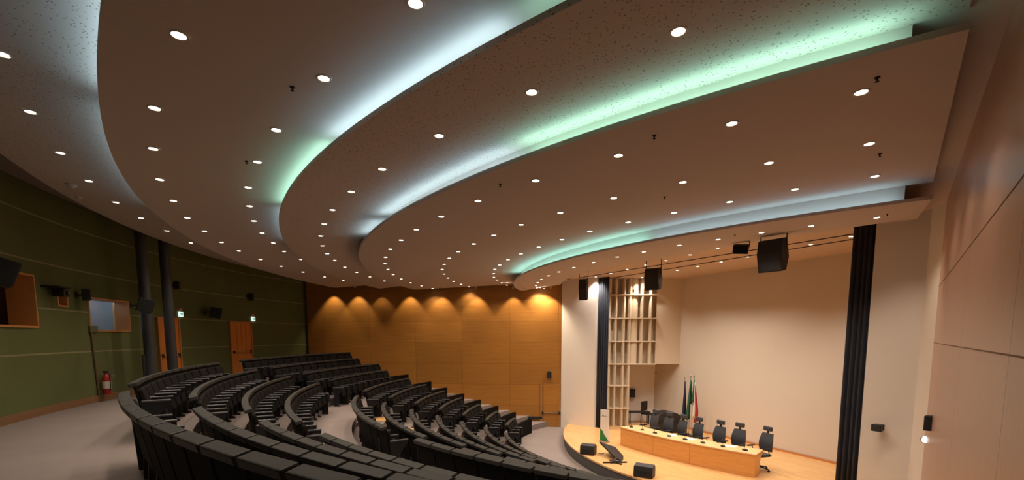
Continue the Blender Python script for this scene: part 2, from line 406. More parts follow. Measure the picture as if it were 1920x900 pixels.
# ---------------------------------------------------------------- oak side walls
def straight_wall(name, p, q, z0, z1, m, th=.1, flip=1):
    d = (q - p).normalized(); n = Vector((-d.y, d.x, 0)) * flip * th
    mb = MB().add([Vector((x.x, x.y, z)) for z in (z0, z1) for x in (p, q, q + n, p + n)], [(0, 1, 5, 4), (1, 2, 6, 5), (2, 3, 7, 6), (3, 0, 4, 7), (4, 5, 6, 7), (0, 3, 2, 1)])
    return struct(mb.build(name, m))
wall_far = straight_wall('wall_far', FC, FE, ZFRONT, 4.8, M['far_oak'])
wall_near = straight_wall('wall_near', NB, NE, ZFRONT, 4.8, M['lit_near_oak'], flip=-1)
for i_, z_ in enumerate((1.5, 2.5)):
    d_ = (NE - NB).normalized(); n_ = Vector((-d_.y, d_.x, 0)) * .003
    struct(MB().add([Vector((x.x, x.y, z)) for z in (z_ - .005, z_ + .005) for x in (NB, NE, NE + n_, NB + n_)], [(0, 1, 3, 2), (0, 1, 5, 4), (1, 2, 6, 5), (2, 3, 7, 6), (3, 0, 4, 7), (4, 5, 6, 7)]).build('trim_%d' % (i_ + 1), M['room_dark']))
# splayed white returns and the wings beside the stage opening (mirror images about the axis)
WA = 11.09
def mir(a, l): return (a, 2 * L0 - l)
nr = [(10.35, 4.5), (WA, 5.07), (WA, 5.93)]
for nm, f in (('near', lambda a, l: (a, l)), ('far', mir)):
    poly = [f(10.35, 4.47), f(WA, 5.04), f(WA, 5.98 if nm == 'near' else 6.04), f(WA + .35, 5.98 if nm == 'near' else 6.04), f(WA + .35, 3.6), f(10.35, 3.6)]
    pp = [H(*x) for x in poly]
    if nm == 'far': pp = [Vector((2.2, 20.42, 0)), H(*poly[2]), H(*poly[3]), Vector((4.2, 20.9, 0)), Vector((2.2, 20.9, 0))]
    struct(MB().prism([(x.x, x.y) for x in pp], ZFRONT, 4.6).build('wall_wing_%s' % nm, M['white_wall']))
# stage box: back wall, the frontal decorated side, the hidden near side
BA = 14.6
bl = hall(Vector((7.3, 19.7, 0)))
p1 = H(BA, 15.03); back_far = p1 - Vector((.4067, -.9135, 0)) * 1.35
wall_stage = straight_wall('wall_stage', H(BA, 1.5), H(BA, 16.6), ZSTAGE - .05, 4.4, M['screen_wall'], flip=-1)
side_y = p1.y
struct(MB().prism([(7.0, 21.1), (7.0, 21.2), (3.0, 21.2), (3.0, 21.1)], ZSTAGE, 4.4).build('wall_recess', M['white_wall']))
pn = H(WA + .35, 3.7); straight_wall('wall_stage_near', pn, H(BA, 2.2), ZSTAGE, 4.4, M['white_wall'], flip=-1)
straight_wall('wall_stage_side', Vector((FE.x + .9, 21.15, 0)), Vector((3.1, 19.9, 0)), ZSTAGE, 4.4, M['white_wall'])
# skirting of the screen wall
d = Vector((.4067, -.9135, 0)); s0 = H(BA - .02, 15.0)
struct(MB().add([s0 + x for x in (Vector((0, 0, ZSTAGE)), d * 11 + Vector((0, 0, ZSTAGE)), d * 11 + Vector((0, 0, ZSTAGE + .07)), Vector((0, 0, ZSTAGE + .07)))] +
    [s0 - Av * .02 + x for x in (Vector((0, 0, ZSTAGE)), d * 11 + Vector((0, 0, ZSTAGE)), d * 11 + Vector((0, 0, ZSTAGE + .07)), Vector((0, 0, ZSTAGE + .07)))],
    [(0, 1, 2, 3), (4, 5, 6, 7), (0, 1, 5, 4), (2, 3, 7, 6), (0, 3, 7, 4), (1, 2, 6, 5)]).build('baseboard_stage', M['frame_oak']))
# stage platform
SR = 9.2
def stage_outline(r, lim, z):
    ph = math.asin(lim / r); return [polar(CC, r, -ph + 2 * ph * i / 64, z) for i in range(65)]
st = MB(); o1 = stage_outline(SR, 6.72, 0)
rest = [H(WA + .2, L0 + 6.7), H(WA + .2, L0 + 7.2), Vector((3.2, 21.12, 0)), Vector((7.2, 21.12, 0)), H(BA + .05, 15), H(BA + .05, 3.2), H(WA + .2, L0 - 6.7)]
st.prism([(x.x, x.y) for x in o1 + rest], ZSTAGE - .05, ZSTAGE)
stage = struct(st.build('floor_stage', M['stage_floor']))
o2 = stage_outline(SR - .03, 6.7, 0)
struct(MB().prism([(x.x, x.y) for x in o2 + rest[:1] + rest[-1:]], ZFRONT, ZSTAGE - .05).build('trim_stage_front', M['stage_fascia']))
# raised panel box and recess on the far side of the stage
Yd = 19.7
def xat(u, Y=Yd): return (u - CX) / F * Y
def zat(v, Y=Yd): return at(960, v, Y).z
zbox = zat(682.5)
bx = MB().prism([(xat(1228), Yd), (p1.x + .02, Yd), (p1.x + .03 - .56, Yd + 1.35), (xat(1228), Yd + 1.35)], zbox, 4.3)
bx2 = MB().prism([(xat(1181), Yd + .30), (xat(1229), Yd + .30), (xat(1229), Yd + 1.3), (xat(1181), Yd + 1.3)], zbox, 4.3)
raised = struct(bx.build('wall_stage_box', M['decor'], bevel=.004)); struct(bx2.build('wall_stage_box_rear', M['decor']))
struct(MB().prism([(xat(1128), Yd + .3), (xat(1183), Yd + .3), (xat(1183), Yd + 1.35), (xat(1128), Yd + 1.35)], ZSTAGE, 4.3).build('wall_stage_pier', M['decor']))
# acoustic ribs
ribs = thing('acoustic_rib_screen', 'cream screen of upright ribs and thin ledges at the far stage side', 'wall panel', (xat(1180), Yd, ZSTAGE))
def rib(u0, u1, zb, zt, dep, name='rib'):
    x0, x1 = xat(u0), xat(u1); n = 8; prof = [(x0, Yd + .05)]
    for i in range(n + 1):
        t = i / n; prof.append((x0 + (x1 - x0) * t, Yd + .02 - dep * math.sin(math.pi * (.12 + .76 * t))))
    prof.append((x1, Yd + .05))
    mb = MB().prism([(a_ - xat(1180), b_ - Yd) for a_, b_ in prof], zb - ZSTAGE, zt - ZSTAGE)
    return mb.build(name, M['decor'], ribs)
for u0, u1, full in ((1133, 1144, 1), (1149, 1155, 1), (1164, 1170, 1), (1175, 1181, 1), (1197.5, 1204, 0), (1214, 1220, 0)):
    rib(u0, u1, ZSTAGE if full else zbox, 4.05, .14)
rib(1181, 1193, zbox, 4.05, .10, 'wide_rib')
for v in (553, 597, 640, 682.5, 723, 765):
    u1 = 1228 if v < 690 else 1181
    z = zat(v) - ZSTAGE; x0, x1 = xat(1136), xat(u1)
    MB().box(((x0 + x1) / 2 - xat(1180), -.0 + .08, z), (x1 - x0, .42, .045)).build('ledge', M['decor'], ribs)
# little spotlight on the rib screen
sp = bpy.data.lights.new('rib_spot', 'SPOT'); sp.energy = 25; sp.color = WARM; sp.spot_size = math.radians(75); sp.spot_blend = .5; sp.shadow_soft_size = .04

# ---------------------------------------------------------------- ceiling rings
RK = {1: 19.7, 2: 17.68, 3: 16.0, 4: 11.15}; ZK = {1: 3.83, 2: 3.77, 3: 3.71, 4: 3.62}; ZT = {1: 4.02, 2: 3.98, 3: 3.97, 4: 3.93}
REC = .26
EDGE_PX = {1: [(194, 0), (185, 50), (181, 133), (188, 207), (193, 240), (213, 293), (240, 347), (280, 392), (328, 429), (357, 448)],
 2: [(1100, 0), (930, 78), (790, 160), (640, 270), (599, 293), (553, 340), (530, 379), (524, 411), (530, 446), (556, 478)],
 3: [(1771, 68), (1696, 84), (1440, 154), (1280, 200), (1123, 252), (973, 300), (898, 331), (800, 374), (755.6, 396), (684.5, 450), (673, 471), (677, 492)],
 4: [(1725, 376.5), (1689, 381), (1529, 402.5), (1384, 425.7), (1240, 449), (1204, 457), (1089, 480.5), (1002, 505), (970, 522), (963, 531), (973, 544)]}
# surveyed radii of each lip, smoothed into a gentle curve
CURVE = {}
for k, pxs in EDGE_PX.items():
    xs, ys = [], []
    for u, v in pxs:
        aa, ll = hall(atz(u, v, ZK[k])); xs.append(math.atan2(ll - CC[1], CC[0] - aa)); ys.append(math.hypot(aa - CC[0], ll - CC[1]) - RK[k])
    c = np.polyfit(xs, ys, 4); CURVE[k] = (c, min(xs), max(xs))
def lipR(k, ph):
    c, lo, hi = CURVE[k]; q = min(max(ph, lo), hi); return RK[k] + float(np.polyval(c, q))
def outer0(ph):          # rear edge of the rearmost ring follows the wall
    c0 = 15.79; R0 = 19.76; r = 20.0
    for _ in range(30):
        a_ = CC[0] - r * math.cos(ph); l_ = r * math.sin(ph); r += (R0 - math.hypot(a_ - c0, l_)) * .8
    return r
def ring_phis(fr, m, n=140):
    lo = hi = 0
    for i in range(1500):
        ph = i * .001
        if inside(polar(CC, fr(ph), ph), m): hi = ph
        else: break
    for i in range(1500):
        ph = -i * .001
        if inside(polar(CC, fr(ph), ph), m): lo = ph
        else: break
    return lo, hi
def sweep(profs, lims, n=150, cap=True):
    """profs: functions phi -> (r, z), each with its own angular limits"""
    mb = MB(); vs = []; fs = []; K = len(profs)
    for i in range(n + 1):
        t = i / n
        for j, f in enumerate(profs):
            lo, hi = lims[j]; ph = lo + (hi - lo) * t; r, z = f(ph); vs.append(polar(CC, r, ph, z))
    for i in range(n):
        for j in range(K - 1): fs.append((i * K + j, (i + 1) * K + j, (i + 1) * K + j + 1, i * K + j + 1))
    if cap: fs += [tuple(range(K)), tuple(range(n * K, n * K + K))[::-1]]
    return mb.add(vs, fs)
GAP = .24
def ring_panel(k, rin, zin, rout, zout, lip=True):
    lo_o, hi_o = ring_phis(rout, GAP); lo_i, hi_i = ring_phis(rin, GAP)
    th = .05
    profs = [lambda p: (rout(p), zout + th), lambda p: (rout(p), zout), lambda p: (rin(p), zin), lambda p: (rin(p), zin + .02), lambda p: (rout(p) - .04, zout + .02)]
    lims = [(lo_o, hi_o), (lo_o, hi_o), (lo_i, hi_i), (lo_i, hi_i), (lo_o, hi_o)]
    mb = sweep(profs, lims)
    o = struct(mb.build('ceiling', (M['ceiling'], M['ceiling_plain'], M['ceiling'], M['ceiling_part'])[k], fix=True)); return o
panels = {}
panels[0] = ring_panel(0, lambda p: lipR(1, p) - REC, ZT[1], outer0, 4.2)
for k in (1, 2, 3):
    panels[k] = ring_panel(k, (lambda kk: (lambda p: lipR(kk + 1, p) - REC))(k), ZT[k + 1], (lambda kk: (lambda p: lipR(kk, p)))(k), ZK[k])
# upright boards that close each cove behind its strip, stopping short of the side walls
for k in (1, 2, 3, 4):
    fr = (lambda kk: (lambda p: lipR(kk, p) - REC))(k); lo, hi = ring_phis(fr, .55 if k > 1 else .3)
    profs = [(lambda kk: (lambda p: (lipR(kk, p) - REC, ZK[kk] + .036)))(k), (lambda kk: (lambda p: (lipR(kk, p) - REC, ZT[kk] + .01)))(k),
             (lambda kk: (lambda p: (lipR(kk, p) - REC - .03, ZT[kk] + .01)))(k), (lambda kk: (lambda p: (lipR(kk, p) - REC - .03, ZK[kk] + .036)))(k)]
    struct(sweep(profs, [(lo, hi)] * 4).build('ceiling_riser', M['ceiling_plain']))
# the last ring, over the stage edge
inner_px = [(1719, 411), (1655, 418), (1480, 443), (1350, 465), (1253, 483), (1190, 492), (1150, 498), (1100, 509), (1075, 517), (1058, 526), (1048, 536), (1049, 545)]
ZIN = 3.88
inner = [atz(u, v, ZIN) for u, v in inner_px]
lo4, hi4 = ring_phis(lambda p: lipR(4, p), GAP)
n = 90; p4 = MB(); vs = []
lens = [0]
for i in range(1, len(inner)): lens.append(lens[-1] + (inner[i] - inner[i - 1]).length)
def along(pl, ln, t):
    s_ = t * ln[-1]
    for i in range(1, len(ln)):
        if s_ <= ln[i] + 1e-9: return pl[i - 1].lerp(pl[i], (s_ - ln[i - 1]) / (ln[i] - ln[i - 1]))
    return pl[-1]
for i in range(n + 1):
    t = i / n; ph = lo4 + (hi4 - lo4) * t; o_ = polar(CC, lipR(4, ph), ph, ZK[4]); q = along(inner, lens, t)
    s1_ = polar(CC, lipR(4, ph) - .04, ph, ZK[4] + .015); s2_ = polar(CC, lipR(4, ph) - REC - .02, ph, ZK[4] + .045)
    vs += [o_ + Vector((0, 0, .05)), o_, q, q + Vector((0, 0, .05)), s2_, s1_]
fs = [(6 * i + j, 6 * i + 6 + j, 6 * i + 6 + (j + 1) % 6, 6 * i + (j + 1) % 6) for i in range(n) for j in range(6)] + [tuple(range(6)), tuple(range(6 * n, 6 * n + 6))[::-1]]
p4.add(vs, fs); panels[4] = struct(p4.build('ceiling', M['ceiling_plain']))
# stage soffit, side border, roof slab
sof = [H(9.3, L0 - 7.6), H(9.3, L0 + 8.6), Vector((3, 21.2, 0)), Vector((7.4, 21.2, 0)), H(BA + .1, 14), H(BA + .1, 2)]
soffit = struct(MB().prism([(x.x, x.y) for x in sof], 4.06, 4.12).build('ceiling_stage', M['soffit']))
nd = Vector((.644, .765, 0)); nn = Vector((-.765, .644, 0))
q = [NE + nd * .3, NE - nd * 8.6, NE - nd * 8.6 + nn * .8, NE + nd * .3 + nn * .8]
struct(MB().prism([(x.x, x.y) for x in q], 3.985, 4.03).build('ceiling_border', M['ceiling_plain']))
q = [FE + Vector((.3, .05, 0)), FC + Vector((3, -.3, 0)), FC + Vector((3, -1.0, 0)), FE + Vector((.3, -.7, 0))]
struct(MB().prism([(x.x, x.y) for x in q], 4.03, 4.07).build('ceiling_border', M['ceiling_plain']))
roof = [Vector((-14, 23, 0)), Vector((12, 23, 0)), Vector((14, 2, 0)), Vector((3, -6, 0)), Vector((-9, -5, 0))]
struct(MB().prism([(x.x, x.y) for x in roof], 4.7, 4.8).build('ceiling_slab', M['cap_ceiling']))
# curtain tracks in the soffit
for i, (a0, b0) in enumerate((((1085, 521), (1612, 437)), ((1130, 524), (1610, 447)))):
    t0, t1 = atz(a0[0], a0[1], 4.05), atz(b0[0], b0[1], 4.05)
    c = MB().tube([t0, t1], .012, n=6)
    tag(c.build('curtain_track', M['dark_hole']), ('thin dark curtain track under stage soffit, nearer the audience', 'thin dark curtain track under stage soffit, nearer the screen wall')[i], 'track')

# ---------------------------------------------------------------- cove light strips
def strip_mat(name, c, s):
    return mat(name, (.8, .8, .8), .5, emit=c, estr=s)
BLUE, GREEN, TEAL = (.45, .77, 1.0), (.42, 1.0, .90), (.38, .95, .95)
def phi_of(k, u, v):
    aa, ll = hall(atz(u, v, ZK[k])); return math.atan2(ll - CC[1], CC[0] - aa)
SEG = [(1, (500, -900), (188, 207), BLUE, .8, 'pale blue cove strip on the rearmost ceiling ring, upper left'),
       (1, (190, 235), (300, 410), BLUE, .42, 'dimmer pale blue cove strip curving down towards the green wall'),
       (2, (1700, -260), (965, 60), GREEN, .30, 'dim greenish cove strip running out at the top edge of the photo'),
       (2, (930, 78), (612, 284), BLUE, .85, 'long sky-blue cove strip behind the second ceiling ring'),
       (2, (600, 292), (526, 400), GREEN, .75, 'mint green cove strip at the tight bend of the second ring'),
       (2, (525, 408), (540, 464), BLUE, .35, 'short blue cove strip below the mint green bend'),
       (3, (1690, 86), (965, 303), GREEN, 1.0, 'long mint green cove strip ending near the oak wall at right'),
       (3, (950, 310), (715, 425), BLUE, .9, 'pale blue cove strip continuing the mint green one leftwards'),
       (3, (705, 434), (680, 458), BLUE, .7, 'short pale blue cove strip at the left bend of the third ring'),
       (4, (1690, 381), (1215, 455), BLUE, .55, 'bluish white cove strip over the stage at right'),
       (4, (1205, 457), (966, 527), TEAL, .9, 'turquoise cove strip curving over the front of the stage')]
for k, a_, b_, c_, s_, lab in SEG:
    p0, p1 = phi_of(k, *a_), phi_of(k, *b_); p0, p1 = min(p0, p1), max(p0, p1)
    p0 = max(p0, -1.05)
    n_ = 40; profs = [(lambda kk, rr, zz: (lambda p: (lipR(kk, p) - rr, ZK[kk] + zz)))(k, rr, zz) for rr, zz in ((.10, .024), (.10, .044), (.14, .044), (.14, .024))]
    mb = sweep(profs, [(p0, p1)] * 4, n=n_)
    o = mb.build('cove_light_strip', strip_mat('cove_glow', c_, COVE * s_ * 6)); tag(o, lab, 'light')

# ---------------------------------------------------------------- downlights
proto_trim = MB().lathe([(.046, .004), (.050, -.005), (.064, -.004), (.068, .0), (.068, .004)], n=20)
proto_disc = MB().lathe([(.0005, -.003), (.03, -.003), (.047, .001)], n=20)
trim0 = proto_trim.build('lamp_trim', M['lamp_trim']); disc0 = proto_disc.build('lamp_lens', M['lamp_disc'])
trim_me, disc_me = trim0.data, disc0.data
bpy.data.objects.remove(trim0); bpy.data.objects.remove(disc0)
spot_d = bpy.data.lights.new('downlight_beam', 'SPOT'); spot_d.energy = SPOT_W; spot_d.color = WARM; spot_d.spot_size = math.radians(118); spot_d.spot_blend = .75; spot_d.shadow_soft_size = .05
spot_s = spot_d.copy(); spot_s.name = 'stage_beam'; spot_s.energy = STAGE_W; spot_s.color = (1, .90, .79)
spot_f = spot_d.copy(); spot_f.name = 'front_beam'; spot_f.energy = SPOT_W * 1.7
def downlight(p, label, group, light=spot_d, scale=1.0, dz=0.0):
    t = thing('ceiling_downlight', label, 'light', p + Vector((0, 0, -.004 + dz)), 0, group); t.scale = (scale,) * 3
    for nm, me in (('lamp_trim', trim_me), ('lamp_lens', disc_me)):
        o = bpy.data.objects.new(nm, me); col.objects.link(o); o.parent = t
    l = bpy.data.objects.new('lamp_beam', light); col.objects.link(l); l.parent = t; l.location = (0, 0, -.03)
    return t
ROWS = [
 (0, 'rearmost ceiling ring by the green wall', [(5, 101), (57, 209), (113, 286), (167, 339), (217, 379), (264.5, 408.5), (313, 432.5), (358, 455), (411, 473)]),
 (1, 'outer row of the second ceiling ring', [(335, 65), (290, 202), (287, 278), (299.5, 336), (325, 376), (351, 408), (383, 433), (415, 454), (448, 470), (488, 486), (527, 499), (568, 510), (608.8, 519), (643.6, 525.6)]),
 (1, 'inner row of the second ceiling ring', [(779, 5), (607, 146), (518, 243), (482.5, 303), (465, 351), (467.5, 386), (476, 414), (491.4, 436.7), (512.4, 455), (532.6, 471), (564, 486)]),
 (2, 'third ceiling ring with the pierced board', [(1272, 58), (997, 172), (823, 254), (716.5, 316.5), (658.5, 359), (623.3, 393), (607.7, 419.6), (601, 442), (604.5, 460.5), (613.4, 475.4), (627.6, 488), (646.4, 500.7), (669, 510.6), (693.7, 519), (721, 526.6)]),
 (3, 'outer row of the fourth ceiling ring', [(1615, 172), (1372, 231), (1159.6, 291), (1004.5, 338), (896, 376), (827.5, 405.7), (780.5, 430), (752, 450), (731.8, 467), (723, 482), (722, 494), (727.5, 504.6), (737, 514.5), (752.4, 522.7), (770, 530), (790.5, 536), (811, 540.5)]),
 (3, 'middle row of the fourth ceiling ring', [(1630, 269), (1442, 305), (1280.6, 341), (1150.7, 371), (1050.7, 398.5), (977, 421), (926, 440.7), (888.4, 457), (859.5, 471.5), (842.4, 484), (832.8, 495.3), (829, 505), (832.8, 513.5), (840, 521), (850.6, 527.4), (865, 532.7), (879, 537.3)]),
 (3, 'inner row of the fourth ceiling ring', [(1640.6, 330), (1490.7, 354.6), (1368, 378), (1264, 398.5), (1177.5, 416.4), (1106, 433.4), (1053.6, 448.8), (1010, 463), (976.8, 475.6), (952.5, 486.6), (937, 496.7), (927.7, 504.5), (925.7, 512.9), (926, 519.5), (932.3, 524.7), (940.7, 530), (950.5, 534.3)]),
 (4, 'ring directly over the stage edge', [(1644.4, 407.5), (1521, 423.3), (1428, 435.8), (1346.3, 448.5), (1273.8, 459.4), (1207.3, 471.9), (1157.3, 481.4), (1112.8, 491.8), (1075.9, 501.3), (1047.8, 509.7), (1028.5, 517), (1015.2, 523.6), (1008, 529.6), (1005, 535.4), (1006.5, 540), (1010.3, 543), (1016.6, 546.4)])]
miss = 0
for k, where, pts in ROWS:
    for i, (u, v) in enumerate(pts):
        p, nrm = hit(panels[k], u, v)
        if p is None or (p - Vector((0, 0, EYE))).length < .5:
            zz = {0: 4.1, 1: 3.9, 2: 3.86, 3: 3.8, 4: 3.7}[k]; p = atz(u, v, zz); miss += 1; print('MISS', k, i, u, v)
        if side(FC, FE, p) > -.3: p = Vector((p.x, p.y - (.3 + side(FC, FE, p)), p.z))
        end = 'left end' if k == 0 else 'right end'
        downlight(p, 'round warm downlight, %s from %s, %s' % (ORD[i], 'left' if k == 0 else 'right' if k > 1 else 'top', where), 'downlights in the ceiling rings', spot_f if k == 4 else spot_d)
print('missed', miss)
SOF = [[(1595.9, 443.3), (1520.5, 458), (1401.7, 481.5), (1352, 491), (1308.5, 499.3), (1269.8, 506.8), (1204, 520), (1174, 526)],
       [(1404.5, 452.8), (1345.2, 465.5), (1294, 477.7), (1248.8, 488.5), (1210.7, 496.7), (1176, 505), (1145.3, 512.3), (1117, 519)]]
for r_, row in enumerate(SOF):
    for i, (u, v) in enumerate(row):
        downlight(atz(u, v, 4.06), 'round warm downlight, %s from right, %s row of the stage soffit' % (ORD[i], ('deeper', 'front')[r_]), 'downlights in the stage soffit', spot_s)
# wall washers by the far oak wall: deep baffled cans
wash = bpy.data.lights.new('washer_beam', 'SPOT'); wash.energy = WASH_W; wash.color = (1, .78, .5); wash.spot_size = math.radians(80); wash.spot_blend = .55; wash.shadow_soft_size = .03
for i, u in enumerate((619, 667, 713, 768, 828.5, 894, 962, 1029.5)):
    X = (u - CX) / F * 20.75; Yw = FC.y + (X - FC.x) / (FE.x - FC.x) * (FE.y - FC.y) - .42
    z = 3.83 - .02 * i
    t = thing('wall_washer', 'small baffled ceiling spotlight washing the far oak wall, %s from left' % ORD[i], 'light', (X, Yw, z), 0, 'wall washers along the oak wall')
    MB().lathe([(.045, 0), (.045, .07), (.052, .07), (.052, -.004), (.045, 0)], n=16).build('can', M['panel_edge'], t)
    MB().lathe([(.0005, .05), (.045, .05)], n=16).build('lamp_lens', M['lamp_trim'], t)
    l = bpy.data.objects.new('lamp_beam', wash); col.objects.link(l); l.parent = t; l.location = (0, 0, -.01); l.rotation_euler = (math.radians(12), 0, 0)
# sprinklers and detectors
for (k, u, v, lab) in ((1, 548, 163, 'beside the blue cove strip'), (3, 1227, 254, 'between two downlights, centre right'), (3, 1645, 145, 'near the oak wall, above a downlight'), (3, 1650, 288, 'near the oak wall, below a downlight'),
                       (3, 938, 345, 'left of centre on the fourth ring'), (3, 1246, 369, 'right of centre on the fourth ring'), (4, 1378, 440, 'over the stage edge, left one'), (4, 1664, 401, 'over the stage edge, rightmost'), (1, 462, 302, 'left of the inner downlight row')):
    p, nrm = hit(panels[k], u, v)
    if p is None: p = atz(u, v, 3.8)
    o = MB().lathe([(.022, 0), (.022, -.006), (.008, -.01), (.008, -.03), (.018, -.034), (.0005, -.036)], n=10).build('sprinkler_head', M['dark_hole'], loc=p); tag(o, 'small dark ceiling sprinkler head ' + lab, 'sprinkler', 'sprinkler heads in the ceiling')
for u, v, s_, lab in ((134, 346, .07, 'larger round dome detector on the rearmost ceiling ring'), (147, 368, .05, 'smaller round detector on the rearmost ceiling ring')):
    p, nrm = hit(panels[0], u, v)
    if p is None: p = atz(u, v, 4.1)
    t = thing('ceiling_detector', lab, 'detector', p); MB().lathe([(s_ * 1.2, 0), (s_ * 1.2, -.012), (s_, -.014)], n=18).build('base', M['lamp_trim'], t); MB().lathe([(s_, -.012), (s_ * .8, -.04), (s_ * .3, -.055), (.0005, -.057)], n=18).build('dome', M['ceiling_plain'], t, smooth=True)

# ---------------------------------------------------------------- auditorium seats
PW = .505
def seat_parts():
    W = PW - .042
    def slab(x0, z0, x1, z1, th, wd, y=0):     # a leaning slab: front face from (x0,z0) up to (x1,z1)
        d_ = Vector((x1 - x0, 0, z1 - z0)); n_ = Vector((d_.z, 0, -d_.x)).normalized() * th
        a0 = Vector((x0, y - wd / 2, z0)); return MB().extrude([a0, a0 + d_, a0 + d_ - n_, a0 - n_], (0, wd, 0))
    shell = slab(.13, .27, .015, .885, .035, W).build('back_shell', M['seat_shell'], bevel=.008)
    cap = slab(.045, .865, .032, .93, .115, W + .002).build('top_rail', M['lit_seat_cap'], bevel=.012)
    cush = slab(.205, .40, .085, .825, .065, W - .03).build('backrest', M['seat_fabric'], bevel=.022)
    seat = slab(.37, .33, .315, .60, .09, W - .07).build('seat', M['seat_fabric'], bevel=.025)
    # side panel: upright with foot, armrest pad on top
    y = -PW / 2
    sp_ = MB().extrude([(.08, y - .014, .0), (.30, y - .014, .0), (.30, y - .014, .03), (.24, y - .014, .06), (.27, y - .014, .40), (.42, y - .014, .58), (.42, y - .014, .62), (.06, y - .014, .62), (.10, y - .014, .30)], (0, .028, 0))
    side_ = sp_.build('side_panel', M['seat_side'])
    arm = MB().box((.25, y, .635), (.36, .05, .03)).build('armrest', M['arm'], side_, bevel=.01)
    y2 = PW / 2
    sp2 = MB().extrude([(.06, y2 - .014, .0), (.40, y2 - .014, .0), (.40, y2 - .014, .62), (.03, y2 - .014, .62)], (0, .028, 0)).build('end_panel', M['seat_side'])
    MB().box((.24, y2, .635), (.38, .05, .03)).build('armrest', M['arm'], sp2, bevel=.01)
    lg = MB().box((.22, y2 + .018, .45), (.055, .008, .055)).build('row_marker', M['aisle_glow'], sp2)
    sp3 = MB().extrude([(.06, -y2 - .018, .0), (.40, -y2 - .018, .0), (.40, -y2 - .018, .62), (.03, -y2 - .018, .62)], (0, .006, 0)).build('end_panel', M['seat_side'])
    MB().box((.22, -y2 - .022, .45), (.055, .008, .055)).build('row_marker', M['aisle_glow'], sp3)
    return [shell, cap, cush, seat, side_], sp2, sp3
base, end_hi, end_lo = seat_parts()
for o in base + [end_hi, end_lo]: note_kids(o)
ROWN = ['rearmost row', 'second row from back', 'third row from back', 'row behind cross aisle', 'row before cross aisle', 'sixth row from back', 'seventh row from back', 'eighth row from back', 'ninth row from back', 'tenth row from back', 'front row']
def place_seat(k, ph, i, cnt, blk, end_l, end_h):
    R = ROWR[k]; z = -STEP * k
    p = polar(ROWC, R, ph, z); dirv = (Av * math.cos(ph) - Lv * math.sin(ph)); rz = math.atan2(dirv.y, dirv.x)
    t = thing('auditorium_seat', 'black folding seat, %s from far end, %s, %s' % (ORD[i], ROWN[k], blk), 'seat', p, rz, 'black seats, ' + blk)
    for o in base: copy_tree(o, t)
    # local +y points towards smaller phi
    if end_l: copy_tree(end_lo, t)
    if end_h: copy_tree(end_hi, t)
nseat = 0; FAR_END = {}
for k in range(11):
    R = ROWR[k]; up = k < 4; inn, out_ = (2.68, 3.92) if up else (2.56, 3.72)
    lo, hi = phi_range(ROWC, R - .2, .35)
    hi = min(hi, math.radians(40.5 if k > 3 else 44)); dph = PW / R
    blocks = [('middle %s block' % ('upper' if up else 'lower'), -math.asin(inn / R), math.asin(inn / R), 0),
              ('far %s block' % ('upper' if up else 'lower'), math.asin(out_ / R), hi, 1),
              ('near %s block' % ('upper' if up else 'lower'), lo, -math.asin(out_ / R), -1)]
    for bn, a0, a1, kind in blocks:
        if up and kind == 0: a1 = math.asin((3.5, 3.9, 4.2, 4.3)[k] / R)
        if up and kind == 1: a0 = math.asin((4.85, 4.95, 5.3, 5.3)[k] / R)
        n_ = int((a1 - a0) / dph + .35)
        if kind == 1: FAR_END[k] = a0 + n_ * dph + .003
        if n_ < 1: continue
        if kind == 0: phs = [(a0 + a1) / 2 + (i - (n_ - 1) / 2) * (a1 - a0) / n_ for i in range(n_)]
        elif kind == 1: phs = [a0 + (i + .5) * dph for i in range(n_)]
        else: phs = [a1 - (i + .5) * dph for i in range(n_)][::-1]
        # keep the seats the photograph can show
        keep = []
        for i, ph in enumerate(phs):
            tp = polar(ROWC, R, ph, -STEP * k + .93); u, v = project(tp)
            if -60 < u < 1990 and v < 924 and tp.y > .8: keep.append((i, ph))
        phs_k = sorted(keep, key=lambda x: -x[1])
        for j, (i, ph) in enumerate(phs_k):
            place_seat(k, ph, j, len(phs_k), bn, i == n_ - 1, i == 0); nseat += 1
print('SEATS', nseat)
for o in base + [end_hi, end_lo]:
    for c in list(o.children): bpy.data.objects.remove(c)
    bpy.data.objects.remove(o)
for k in range(3, 11):
    R = ROWR[k]; a0_ = FAR_END[k]; a1_ = min(phi_range(ROWC, R, .06)[1], a0_ + 1.6 / R)
    if a1_ - a0_ < .02: continue
    mb = MB(); vs = []; n_ = 12; z0_ = -STEP * k
    for i in range(n_ + 1):
        ph = a0_ + (a1_ - a0_) * i / n_
        vs += [polar(ROWC, R, ph, z0_), polar(ROWC, R - .10, ph, z0_), polar(ROWC, R - .10, ph, z0_ + .62), polar(ROWC, R, ph, z0_ + .62)]
    fs = [(4 * i + j, 4 * i + 4 + j, 4 * i + 4 + (j + 1) % 4, 4 * i + (j + 1) % 4) for i in range(n_) for j in range(4)] + [(0, 1, 2, 3), (4 * n_ + 3, 4 * n_ + 2, 4 * n_ + 1, 4 * n_)]
    tag(mb.add(vs, fs).build('parapet', M['seat_shell']), 'low black parapet at the far end of the %s' % ROWN[k], 'parapet', 'parapets at the oak wall')
# white leaflet holders and thin orange wood-grained floor patches in the far lower aisle
for i, (u, v, z, s_) in enumerate(((716, 786, -STEP * 4, (.55, .6)), (771, 806, -STEP * 5, (.45, .45)))):
    p = atz(u, v, z + .01)
    o = MB().box(p, (s_[0], s_[1], .012), rz=AX).build('floor_patch', M['stage_floor']); tag(o, ('larger orange floor hatch between the fifth and sixth seat rows', 'smaller orange floor hatch between the sixth and seventh seat rows')[i], 'patch')

